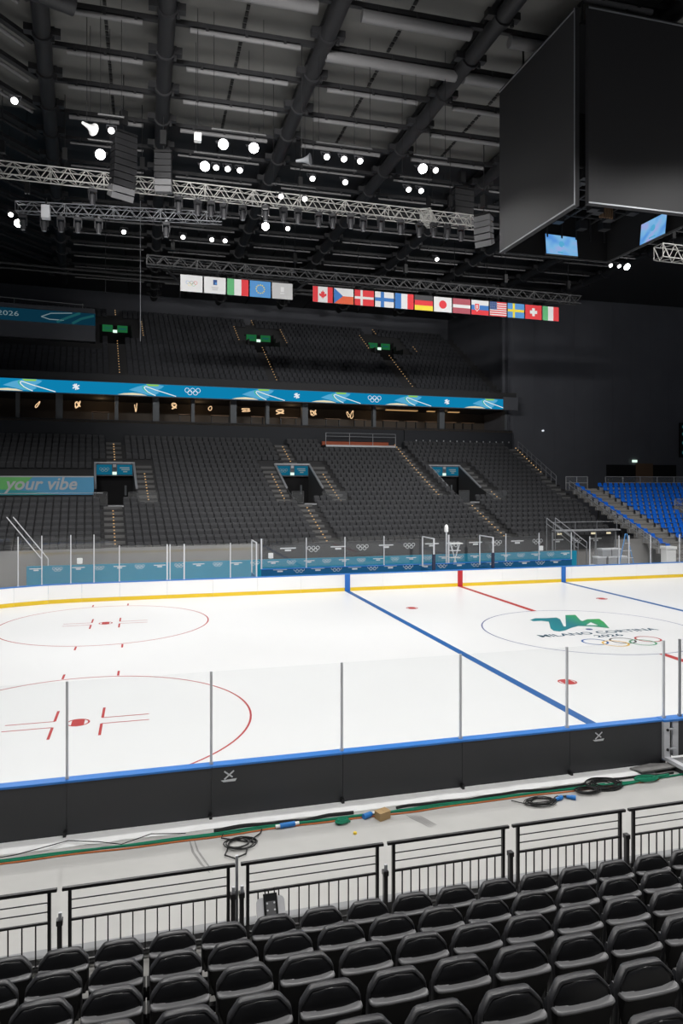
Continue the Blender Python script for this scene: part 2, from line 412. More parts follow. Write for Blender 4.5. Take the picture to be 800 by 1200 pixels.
far_edges = [-21.5, -19.6, -17.15, -14.7, -12.25, -9.8, -7.3, -4.9, -2.45, 0.35, 2.8, 5.2, 7.6, 10.0, 12.4, 14.8, 17.2, 19.4, 21.5]
for i in range(len(far_edges)-1):
    a, b = far_edges[i], far_edges[i+1]; mk = []
    for x, m in ((-7.05,'blue_line'), (0,'red'), (7.05,'blue_line')):
        if a < x < b: mk.append((x-a, 0.32, m))
    word = {0:'',1:' carrying the blue or red line'}[1 if mk else 0]
    lab = f'white far rink board, {nth(i)} section right of the left corner curve'
    if mk and mk[0][2] == 'red': lab = 'white far rink board with the red centre line stripe'
    elif mk and a < 0: lab = 'white far rink board with the left blue line stripe'
    elif mk: lab = 'white far rink board with the right blue line stripe'
    board((a, RY), (b, RY), lab, 'far rink boards', False, mk)
cor = [(-21.5+RR*math.cos(math.radians(a)), RY-RR+RR*math.sin(math.radians(a))) for a in (90, 101, 112, 123, 134)]
for i in range(4):
    board(cor[i], cor[i+1], f'white curved corner rink board, {nth(i)} from the straight far side', 'corner rink boards', False)
# board emblem: crossed strokes over a bar, on two near boards
for cx, lab, k in ((-16.78, 'small white cross and bar emblem on the left of the near boards', 1.0), (-8.78, 'small white cross and bar emblem on the near boards beside the gate', 0.95)):
    mb = MB(); y = -13.235
    fnp = lambda a, b, t: (cx+a*k, y-t, 0.72+b*k)
    def stroke(a0, b0, a1, b1, w):
        L = math.hypot(a1-a0, b1-b0); ux, uy = (a1-a0)/L, (b1-b0)/L; h = w/2
        mb.prism([(a0+uy*h, b0-ux*h), (a1+uy*h, b1-ux*h), (a1-uy*h, b1+ux*h), (a0-uy*h, b0+ux*h)], fnp, 0, 0.004)
    stroke(-0.085, 0.15, 0.07, 0.03, 0.028); stroke(0.095, 0.15, -0.085, 0.0, 0.028)
    mb.prism([(-0.15, -0.015), (-0.10, -0.05), (0.12, -0.05), (0.15, 0.0)], fnp, 0, 0.004)
    solo('board_emblem', mb, 'print', lab, 'emblem', (cx, y, 0.72), 'board emblems')

# ---- glass and posts
def pane(p, q, z0, z1, m, label, group, z1b=None, fr=I4):
    p = Vector((p[0], p[1], 0)); q = Vector((q[0], q[1], 0)); d = (q-p).normalized(); nn = Vector((d.y, -d.x, 0))*0.006
    a, b = p+d*0.02, q-d*0.02; z1b = z1b or z1
    vs = [(*(a-nn).xy, z0), (*(b-nn).xy, z0), (*(b+nn).xy, z0), (*(a+nn).xy, z0), (*(a-nn).xy, z1), (*(b-nn).xy, z1b), (*(b+nn).xy, z1b), (*(a+nn).xy, z1)]
    mb = MB().add(vs, [(0,3,2,1),(4,5,6,7),(0,1,5,4),(1,2,6,5),(2,3,7,6),(3,0,4,7)])
    return solo('rink_shield', mb, m, label, 'glass shield', (p.x, p.y, z0), group, fr)
def post(x, y, z0, z1, label, group, w=0.045, m='alu', d=0.05, fr=I4):
    t = thing('glass_post', label, 'post', (x, y, z0), group, fr)
    mb = MB(); mb.box(x-w/2, x+w/2, y-d/2, y+d/2, z0, z1); part('upright', mb, m, t, bevel=0.006)
    mb = MB(); mb.box(x-w/2-0.01, x+w/2+0.01, y-d/2-0.01, y+d/2+0.01, z0, z0+0.05); part('shoe', mb, m, t)
    return t
pn = [-22.2, -19.65, -17.1, -14.55, -12.0, -9.5, -7.03]
for i, x in enumerate(pn):
    if i: post(x, -RY-0.09, 1.0, 2.75, f'grey metal glass post on the near boards, {nth(i-1)} from the left', 'near glass posts')
for i in range(len(pn)-1):
    pane((pn[i], -RY-0.09), (pn[i+1], -RY-0.09), 1.0, 2.74, 'glass', f'clear glass pane on the near boards, {nth(i)} from the left', 'near glass panes')
post(-6.60, -RY-0.09, 1.0, 2.75, 'dark grey glass post right of the open gate', 'gate posts', m='alu_d')
pane((-6.60, -RY-0.09), (-4.1, -RY-0.09), 1.0, 2.74, 'glass', 'clear glass pane at the right edge beyond the gate', 'near glass panes')

# far left glass (higher round the corner)
def arc(a): return (-21.5+(RR+0.09)*math.cos(math.radians(a)), RY-RR+(RR+0.09)*math.sin(math.radians(a)))
fp = [arc(128), arc(118), arc(110.5), arc(103), (-22.05, RY+0.08), (-20.9, RY+0.09), (-19.62, RY+0.09), (-17.15, RY+0.09), (-16.25, RY+0.09), (-13.75, RY+0.09), (-12.3, RY+0.09)]
for i, (x, y) in enumerate(fp):
    hz = 3.52 if i < 6 else 2.92
    post(x, y, 1.0, hz, f'slim far glass post, {nth(i)} from the left', 'far left glass posts', w=0.07 if i in (7, 8) else 0.05, m='alu' if i in (7, 8, 10) else 'alu')
post(-17.0, RY+0.09, 1.0, 2.92, 'twin far glass post beside another at a panel joint', 'far left glass posts', w=0.05)
for i in range(len(fp)-1):
    a, b = fp[i], fp[i+1]
    pane(a, b, 1.0, 3.5 if i < 6 else 2.9, 'glass_far', f'hazy far glass pane, {nth(i)} from the left', 'far left glass panes', 3.5 if i < 5 else 2.9)
# far right glass beyond the benches
fr_ = [9.0, 11.15, 11.9, 13.54, 15.79, 18.2, 20.6]
for i, x in enumerate(fr_):
    post(x, RY+0.09, 1.0, 2.82, f'far glass post right of the benches, {nth(i)} from the benches', 'far right glass posts', w=0.06 if i in (2,) else 0.05)
for i in range(len(fr_)-1):
    pane((fr_[i], RY+0.09), (fr_[i+1], RY+0.09), 1.0, 2.8, 'glass_far', f'hazy far glass pane right of the benches, {nth(i)} from the benches', 'far right glass panes')

# ---- team benches (far side)
BY = 15.2
def emblem_row(mb, x0, x1, step, z, y, s, mi=0):
    k = 0; x = x0
    while x < x1:
        if k % 2: rings_mb(mb, lambda a, b: (x+a, y, z+b), s*0.9, (mi,)*5, 0.28, 10)
        else:
            for (a0, a1, b0, b1) in ((-0.55,0.55,0.06,0.14), (-0.22,0.22,-0.10,0.02)):
                mb.add([(x+a0*s, y, z+b0*s), (x+a1*s, y, z+b0*s), (x+a1*s, y, z+b1*s), (x+a0*s, y, z+b1*s)], [(0,1,2,3)], mi)
        x += step; k += 1
    return mb
t = thing('bench_wall', 'long blue wall of the team benches behind the far boards', 'bench wall', (-1.5, BY, -0.03))
mb = MB(); mb.box(-11.7, 9.0, BY-0.06, BY+0.06, -0.03, 1.12); part('wall_panel', mb, 'bench', t)
mb = MB(); mb.box(-11.72, 9.02, BY-0.09, BY+0.09, 1.12, 1.17); part('cap', mb, 'blue', t, bevel=0.01)
mb = MB(); emblem_row(mb, -10.6, 8.6, 1.15, 1.03, BY-0.063, 0.75); part('print', mb, 'print', t, 'white printed emblems')
for x0, x1, lab in ((-11.2, -1.8, 'blue players bench seat in the left bench area'), (-1.2, 1.9, 'short blue bench seat in the middle timekeeper area'), (2.6, 8.6, 'blue players bench seat in the right bench area')):
    t = thing('player_bench', lab, 'bench', ((x0+x1)/2, BY-0.4, -0.03), 'team benches')
    mb = MB(); mb.box(x0, x1, BY-0.62, BY-0.25, 0.45, 0.5); part('seat', mb, 'bench', t)
    for x in (x0+0.2, (x0+x1)/2, x1-0.2):
        mb = MB(); mb.box(x-0.04, x+0.04, BY-0.55, BY-0.3, -0.03, 0.45); part('leg', mb, 'steel', t)
bx = [-11.7, -9.0, -6.6, -4.1, -1.75, 0.2, 2.3, 4.2, 6.6, 9.0]
for i, x in enumerate(bx):
    if i in (4, 6): continue
    post(x, BY, 1.17, 2.95, f'white glass post behind the team benches, {nth(i)} from the left', 'bench glass posts', w=0.05 if i not in (0, 5) else 0.09, m='alu')
for i in range(len(bx)-1):
    pane((bx[i], BY), (bx[i+1], BY), 1.17, 2.93, 'glass_far', f'hazy glass pane behind the team benches, {nth(i)} from the left', 'bench glass panes')
for x, lab in ((-12.28, 'glass side partition at the left end of the benches'), (-1.6, 'glass partition left of the timekeeper bench'), (2.3, 'glass partition right of the timekeeper bench')):
    t = thing('bench_partition', lab, 'partition', (x, BY-0.9, -0.03), 'bench partitions')
    y0, y1 = RY+0.22, BY-0.08
    mb = MB(); mb.box(x-0.008, x+0.008, y0, y1, 1.0, 2.85); part('glazing', mb, 'glass_far', t)
    mb = MB(); mb.box(x-0.03, x+0.03, y0, y1, -0.03, 1.0); part('lower_panel', mb, 'bench', t)
    mb = MB(); mb.box(x-0.035, x+0.035, y0-0.03, y0+0.04, 1.0, 2.9); mb.box(x-0.035, x+0.035, y1-0.04, y1, 1.0, 2.9)
    mb.box(x-0.03, x+0.03, y0, y1, 2.85, 2.91); part('frame', mb, 'alu', t, 'pale aluminium frame')
    if x > -5:
        mb = MB(); mb.box(x-0.09, x+0.09, y0-0.06, y0+0.10, 1.0, 1.95); part('post_pad', mb, 'navy_pad', t, 'navy padded sleeve', bevel=0.03)
# timekeeper pole with white head, folded white stand
t = thing('marker_pole', 'white pole with a rounded white top behind the centre bench', 'pole', (0.35, 15.9, -0.03))
mb = MB(); mb.tube([(0.35,15.9,-0.03), (0.35,15.9,3.05)], 0.05, 10); part('shaft', mb, 'alu', t, smooth=True)
mb = MB(); mb.tube([(0.35,15.9,3.05), (0.35,15.9,3.1), (0.35,15.9,3.38), (0.35,15.9,3.5), (0.35,15.9,3.56)], [0.08, 0.13, 0.13, 0.09, 0.02], 12); part('head', mb, 'white', t, smooth=True)
t = thing('folding_stand', 'white folding stand with crossed legs behind the centre bench glass', 'stand', (0.95, 15.9, -0.03))
for a, b in (((0.55,15.7,-0.03),(1.25,16.0,2.3)), ((1.35,15.7,-0.03),(0.65,16.0,2.3)), ((0.55,16.1,-0.03),(1.25,15.8,2.3)), ((1.35,16.1,-0.03),(0.65,15.8,2.3))):
    mb = MB(); mb.tube([a, b], 0.03, 8); part('leg', mb, 'white', t)
for z in (0.75, 1.4, 1.85):
    mb = MB(); mb.box(0.62, 1.28, 15.75, 16.05, z, z+0.04); part('shelf', mb, 'white', t)
mb = MB(); mb.box(0.5, 1.4, 15.65, 16.15, 2.3, 2.36); part('top', mb, 'white', t)
# teal advertising wall behind the glass
t = thing('advertising_board', 'long teal advertising board with white emblems along the foot of the far stand', 'advertising board', (-7, 16.6, -0.03))
mb = MB(); mb.box(-24.7, 10.3, 16.55, 16.75, -0.03, 1.56); part('panel', mb, 'teal', t)
mb = MB(); emblem_row(mb, -24.2, 10.0, 1.12, 1.36, 16.547, 0.62); part('print', mb, 'print', t, 'white printed emblems')
for (x, lab) in ((-21.9, 'small white box on the teal board near the left corner'), (-10.9, 'small white box on the teal board behind the left bench'), (7.6, 'small white box on the teal board behind the right bench')):
    t = thing('antenna_box', lab, 'box', (x, 16.65, 1.56), 'white boxes on the teal board')
    mb = MB(); mb.box(x-0.15, x+0.15, 16.58, 16.72, 1.62, 1.95); part('housing', mb, 'white', t, bevel=0.03)
    mb = MB(); mb.box(x-0.04, x+0.04, 16.62, 16.68, 1.56, 1.64); part('foot', mb, 'alu_d', t)

# ---- near gate and bench box at the right edge
t = thing('rink_gate', 'aluminium hinged gate of the near boards at the right edge', 'gate', (-6.9, -13.2, 0))
mb = MB(); mb.box(-7.145, -6.99, -13.30, -13.20, 0.12, 0.955); part('hinge_post', mb, 'alu', t, 'pale aluminium', bevel=0.006)
mb = MB(); mb.box(-6.90, -6.75, -13.28, -13.05, 0.17, 0.955); part('leaf_edge', mb, 'alu', t, 'pale aluminium', bevel=0.006)
mb = MB(); mb.box(-6.75, -4.2, -13.27, -13.05, 0.17, 0.955); part('leaf_panel', mb, 'board_back', t)
mb = MB(); mb.box(-7.14, -4.2, -13.30, -13.03, 0.955, 1.0); part('cap_rail', mb, 'blue', t, 'blue cap rail')
mb = MB(); mb.box(-6.99, -6.90, -13.22, -13.05, 0.10, 0.94); part('gap_shade', mb, 'void', t)  # black fill stands in for the dark of the open hinge gap
for z in (0.36, 0.80):
    mb = MB(); mb.tube([(-7.0,-13.315,z), (-6.86,-13.315,z)], 0.022, 8); part('hinge', mb, 'alu', t)
    mb = MB(); mb.tube([(-7.06,-13.325,z-0.02), (-7.06,-13.30,z-0.02)], 0.03, 10); part('bolt', mb, 'black', t)
t = thing('bench_platform', 'black bench platform with an aluminium edge below the gate', 'platform', (-6.0, -14.4, -0.03))
mb = MB(); mb.box(-7.08, -4.0, -15.6, -13.32, -0.03, 0.10); part('base', mb, 'board_back', t)
mb = MB(); mb.box(-7.13, -7.0, -15.6, -13.30, 0.10, 0.18); part('edge_trim', mb, 'alu', t, 'pale aluminium edge')
mb = MB(); mb.box(-7.0, -4.0, -15.6, -13.32, 0.10, 0.15); part('deck', mb, 'kerb', t)

# ================================================================== NEAR FLOOR CLUTTER
def wander(x0, x1, y, amp, step=0.25, z=0.0, seed=0, ph=0):
    r = random.Random(seed); pts = []; x = x0; k = 0
    while x <= x1:
        pts.append((x, y+amp*math.sin(k*0.37+ph)+amp*0.6*math.sin(k*0.91+seed)+r.uniform(-amp, amp)*0.25, z)); x += step; k += 1
    return pts
FZ = -0.03
mb = MB(); r = random.Random(3); xs = [-24.7+0.3*i for i in range(58)]
rings = []
for x in xs:
    yo = -13.58+r.uniform(-0.03, 0.03); zc = 0.03+r.uniform(0, 0.02)
    rings.append([(x, -13.24, FZ), (x, -13.24, 0.035), (x, -13.36, zc), (x, -13.5, zc*0.6), (x, yo, FZ+0.012), (x, yo, FZ)])
mb.loft(rings); solo('insulation_sheet', mb, 'sheet', 'white insulating sheet laid along the foot of the near boards', 'sheet', (-17, -13.45, FZ), smooth=True)
def cable(name, label, pts, rad, m, group=None):
    mb = MB(); mb.tube(pts, rad, 6); solo(name, mb, m, label, 'cable', (pts[0][0], pts[0][1], FZ), group, smooth=True)
cable('cable', 'thick green cable running along the white sheet', wander(-24.5, -6.9, -13.82, 0.02, z=FZ+0.02, seed=1), 0.019, 'cableg', 'floor cables')
cable('cable', 'second green cable running beside the thick green one', wander(-24.5, -9.0, -13.765, 0.015, z=FZ+0.017, seed=9, ph=2), 0.016, 'cableg', 'floor cables')
cable('cable', 'thin orange cable running along the floor before the boards', wander(-24.5, -7.6, -13.885, 0.02, z=FZ+0.014, seed=2, ph=1), 0.014, 'cableo', 'floor cables')
cable('cable', 'lumpy black cable bundle behind the green cable above the coil', wander(-17.1, -14.4, -13.68, 0.03, 0.12, z=FZ+0.03, seed=4), 0.03, 'cableb', 'floor cables')
cable('cable', 'lumpy black cable bundle behind the green cable by the wide floor scuff', wander(-13.6, -9.4, -13.69, 0.028, 0.12, z=FZ+0.026, seed=6), 0.026, 'cableb', 'floor cables')
cable('cable', 'black cable running into the foot of the gate', wander(-8.9, -7.2, -13.66, 0.03, 0.12, z=FZ+0.024, seed=7), 0.022, 'cableb', 'floor cables')
cable('cable', 'thin black wire straying over the white sheet at the left', [(-21.3,-13.8,0.02), (-20.4,-13.72,0.03), (-19.6,-13.5,0.055), (-19.1,-13.62,0.03), (-18.7,-13.8,0.02), (-18.2,-13.6,0.04), (-17.6,-13.72,0.03)], 0.008, 'cableb', 'floor cables')
def coil(name, label, cx, cy, rad, turns, m, wire=0.012, tail=None, seed=0, squash=0.8):
    r = random.Random(seed); pts = []
    if tail: pts += tail[0]
    N = int(turns*18)
    for k in range(N):
        a = 2*PI*k/18; rr = rad*(1+0.22*math.sin(k*0.19+seed)+0.10*math.sin(k*0.057)+r.uniform(-.04, .04))
        pts.append((cx+rr*math.cos(a)+0.06*math.sin(k*.045+seed), cy+rr*squash*math.sin(a), FZ+wire+0.006*(k % 18)/18+0.05*k/N))
    if tail and len(tail) > 1: pts += tail[1]
    mb = MB(); mb.tube(pts, wire, 6); return solo(name, mb, m, label, 'cable coil', (cx, cy, FZ), 'coiled cables', smooth=True)
coil('cable_coil', 'black cable coil on the concrete below the left emblem', -16.72, -14.28, 0.22, 4, 'cableb', 0.011,
     [[(-16.95,-13.85,0), (-17.0,-14.0,0)], [(-16.45,-14.15,0), (-16.3,-14.0,0), (-16.25,-13.85,0)]], 1)
cable('cable', 'black cable loop hanging off the coil toward the railing', [(-16.9,-14.3,0), (-17.0,-14.6,0), (-16.85,-14.75,0), (-16.65,-14.65,0), (-16.6,-14.45,0)], 0.013, 'cableb', 'floor cables')
coil('cable_coil', 'grey black cable coil with blue plugs on the concrete', -10.75, -14.20, 0.27, 6, 'cableb', 0.009, [[(-11.3,-14.0,0), (-11.1,-14.2,0)], [(-10.4,-14.1,0), (-10.3,-14.05,0)]], 2, 0.6)
coil('cable_coil', 'large tangled black cable pile near the gate', -9.05, -13.82, 0.30, 11, 'cableb', 0.011, [[(-9.8,-13.95,0)], [(-8.6,-13.8,0)]], 5, 0.75)
coil('cable_coil', 'small black cable ring left of the tangled pile', -9.55, -14.0, 0.22, 4, 'cableb', 0.014, None, 8, 0.6)
coil('cable_coil', 'small green cable coil beside the blue bottle', -14.72, -13.98, 0.09, 4, 'cableg', 0.02, None, 3, 0.7)
coil('cable_coil', 'green cable loop left of the bench platform', -8.0, -13.85, 0.22, 2, 'cableg', 0.024, [[(-8.9,-13.95,0)], [(-7.4,-13.75,0)]], 4, 0.4)
def plug(x, y, ang, label):
    t = thing('power_plug', label, 'plug', (x, y, FZ), 'blue power plugs', rz=ang)
    mb = MB(); mb.tube([(-0.09,0,0.04), (0.0,0,0.04), (0.0,0,0.04), (0.09,0,0.04)], [0.03, 0.036, 0.045, 0.045], 12); part('body', mb, 'cableblue', t, local=True, smooth=True)
    mb = MB(); mb.tube([(-0.16,0,0.035), (-0.09,0,0.04)], [0.018, 0.028], 10); part('cable_gland', mb, 'cableb', t, local=True)
plug(-10.35, -14.18, 0.3, 'blue power plug lying against the grey cable coil')
plug(-10.08, -14.20, -0.6, 'blue power plug lying just right of the grey cable coil')
t = thing('power_plug', 'blue inline power connector on the orange cable', 'plug', (-15.78, -13.86, FZ), 'blue power plugs')
mb = MB(); mb.tube([(-15.92,-13.87,0.02), (-15.64,-13.85,0.02)], 0.045, 12); part('body', mb, 'cableblue', t, smooth=True)
mb = MB(); mb.tube([(-16.0,-13.875,0.02), (-15.9,-13.87,0.02)], 0.03, 10); mb.tube([(-15.66,-13.85,0.02), (-15.56,-13.845,0.02)], 0.03, 10); part('collar', mb, 'white', t)
t = thing('bottle', 'blue plastic bottle lying beside the cardboard box', 'bottle', (-14.22, -13.86, FZ))
mb = MB(); mb.tube([(-14.34,-13.93,0.02), (-14.18,-13.86,0.02), (-14.14,-13.84,0.02)], [0.05, 0.05, 0.02], 12); part('body', mb, 'cableblue', t, smooth=True)
mb = MB(); mb.tube([(-14.14,-13.84,0.02), (-14.09,-13.82,0.02)], 0.022, 10); part('cap', mb, 'white', t)
t = thing('cardboard_box', 'small brown cardboard box on the concrete by the cables', 'box', (-13.98, -13.98, FZ), rz=0.35)
mb = MB(); mb.box(-0.12, 0.12, -0.09, 0.09, 0, 0.14); part('carton', mb, 'card', t, local=True)
mb = MB(); mb.box(-0.13, 0.0, -0.095, 0.095, 0.14, 0.146); mb.box(0.005, 0.13, -0.095, 0.095, 0.14, 0.146); part('flap', mb, 'card', t, local=True)
mb = MB(); mb.tube([(-14.65,-14.42,FZ), (-14.65,-14.42,FZ+0.03), (-14.65,-14.42,FZ+0.04)], [0.035, 0.035, 0.02], 14)
solo('yellow_cap', mb, 'yellow', 'tiny yellow cap lying on the concrete', 'cap', (-14.65, -14.42, FZ))
mb = MB(); mb.prism([(-7.95,-13.62),(-7.05,-13.58),(-6.98,-13.40),(-7.5,-13.28),(-8.1,-13.38)], lambda a, b, t: (a, b, t), 0.045, 0.075)
solo('rubber_mat', mb, 'scuff', 'dark grey mat lying by the foot of the gate', 'mat', (-7.5, -13.45, 0.045))

# ================================================================== NEAR TERRACE, RAILING, SEATS
ROWY = lambda k: -19.5-0.78*(k-1)
ROWZ = lambda k: 0.97+0.295*(k-1)
mb = MB()
for k in range(1, 16):
    y0 = -18.30 if k == 1 else ROWY(k)+0.62
    mb.box(-40, 20, -33, y0, ROWZ(k)-0.295 if k > 1 else FZ, ROWZ(k))
struct('floor_terrace', mb, 'concrete_d')
mb = MB()
mb.box(-40, 20, -18.42, -18.26, 0.90, 1.11, 0)
x = -24.0
while x < -6: mb.box(x, x+0.03, -18.426, -18.42, 0.98, 1.10, 0); x += 0.19
struct('wall_kerb', mb, 'kerb')
RT = 1.90; RYY = -18.5
joints = [-21.2, -19.20, -17.27, -15.46, -13.76, -12.02, -10.2, -8.4]
for i in range(len(joints)-1):
    x0, x1 = joints[i]+0.085, joints[i+1]-0.085
    if i == 2: x0 = joints[i]+0.10
    t = thing('guard_rail', f'black steel railing panel before the seats, {nth(i)} from the left', 'railing', ((x0+x1)/2, RYY, 0.97), 'railing panels')
    mb = MB(); mb.box(x0-0.06, x1+0.06, RYY-0.022, RYY+0.022, RT-0.035, RT+0.0); part('top_rail', mb, 'rail_black', t, bevel=0.005)
    for x in (x0+0.02, x1-0.02):
        mb = MB(); mb.box(x-0.018, x+0.018, RYY-0.02, RYY+0.02, 0.97, RT-0.035); part('post', mb, 'rail_black', t)
    for z in (1.755, 1.655):
        mb = MB(); mb.tube([(x0+0.03, RYY, z), (x1-0.03, RYY, z)], 0.007, 6); part('mid_rail', mb, 'rail_black', t)
    mb = MB(); mb.box(x0+0.03, x1-0.03, RYY-0.012, RYY+0.012, 1.525, 1.55); part('lower_rail', mb, 'rail_black', t)
    mb = MB(); mb.box(x0+0.03, x1-0.03, RYY-0.012, RYY+0.012, 1.06, 1.085); part('bottom_rail', mb, 'rail_black', t)
    nb = 12
    for k in range(1, nb+1):
        x = x0+0.02+(x1-x0-0.04)*k/(nb+1)
        mb = MB(); mb.box(x-0.007, x+0.007, RYY-0.007, RYY+0.007, 1.085, 1.525); part('baluster', mb, 'rail_black', t)
for i, x in enumerate(joints[1:-1]):
    xs = [x] if i != 1 else [x-0.05, x+0.05]
    for q, xx in enumerate(xs):
        lab = f'black socket post between railing panels, {nth(i)} joint from the left' if i != 1 else ('left' if q == 0 else 'right')+' one of the twin black socket posts at the white pole'
        t = thing('socket_post', lab, 'post', (xx, RYY, 0.97), 'railing socket posts')
        mb = MB(); mb.box(xx-0.024, xx+0.024, RYY-0.03, RYY+0.03, 0.97, 1.50); part('tube', mb, 'rail_black', t)
        mb = MB(); mb.box(xx-0.034, xx+0.034, RYY-0.04, RYY+0.04, 1.50, 1.56); part('cap', mb, 'rail_black', t, bevel=0.006)
        if i < 3:
            mb = MB(); mb.box(xx-0.012, xx+0.022, RYY-0.015, RYY+0.015, 1.56, 1.63); part('latch', mb, 'alu', t, 'bright metal latch')
t = thing('white_pole', 'slim white pole between the second and third railing panels', 'pole', (-17.27, RYY+0.05, 0.97))
mb = MB(); mb.box(-17.285, -17.255, RYY+0.04, RYY+0.07, 0.97, 1.96); part('shaft', mb, 'alu', t)
mb = MB(); mb.box(-17.30, -17.24, RYY+0.025, RYY+0.085, 0.97, 0.99); part('foot_plate', mb, 'alu', t)
t = thing('barrier_bracket', 'silver plate with a black perforated strip tilted to the light at the railing foot', 'bracket', (-16.9, -18.86, 0.97))
def rrect(w, h, r, n=5):
    pts = []
    for cx, cy, a0 in ((w/2-r, h/2-r, 0), (-w/2+r, h/2-r, 90), (-w/2+r, -h/2+r, 180), (w/2-r, -h/2+r, 270)):
        for k in range(n+1):
            a = math.radians(a0+90*k/n); pts.append((cx+r*math.cos(a), cy+r*math.sin(a)))
    return pts
LP = lambda a, b, t: (-16.90+a, -18.86+0.50*b-0.80*t, 0.985+0.80*b+0.50*t)     # tilted back so the plate catches overhead light
mb = MB(); mb.prism([(a, b+0.31) for a, b in rrect(0.33, 0.62, 0.06)], LP, 0.0, 0.03); part('plate', mb, 'plate', t, smooth=True)
mb = MB(); mb.prism([(-0.08, 0.02), (0.08, 0.02), (0.08, 0.655), (-0.08, 0.655)], LP, 0.031, 0.045); part('strip', mb, 'black', t, 'black perforated strip')
mb = MB(); mb.prism([(-0.055, 0.05), (0.055, 0.05), (0.055, 0.57), (-0.055, 0.57)], LP, 0.0455, 0.049); part('perforated_band', mb, 'speaker_g', t)
for q in range(7):
    for a in (-0.042, 0.042): mb = MB(); mb.tube([LP(a, 0.10+0.075*q, 0.047), LP(a, 0.10+0.075*q, 0.058)], 0.011, 8); part('bolt', mb, 'plate', t)
for a in (-0.055, 0.055): mb = MB(); mb.tube([LP(a, 0.64, 0.038), LP(a, 0.71, 0.038)], 0.008, 6); part('pin', mb, 'black', t)

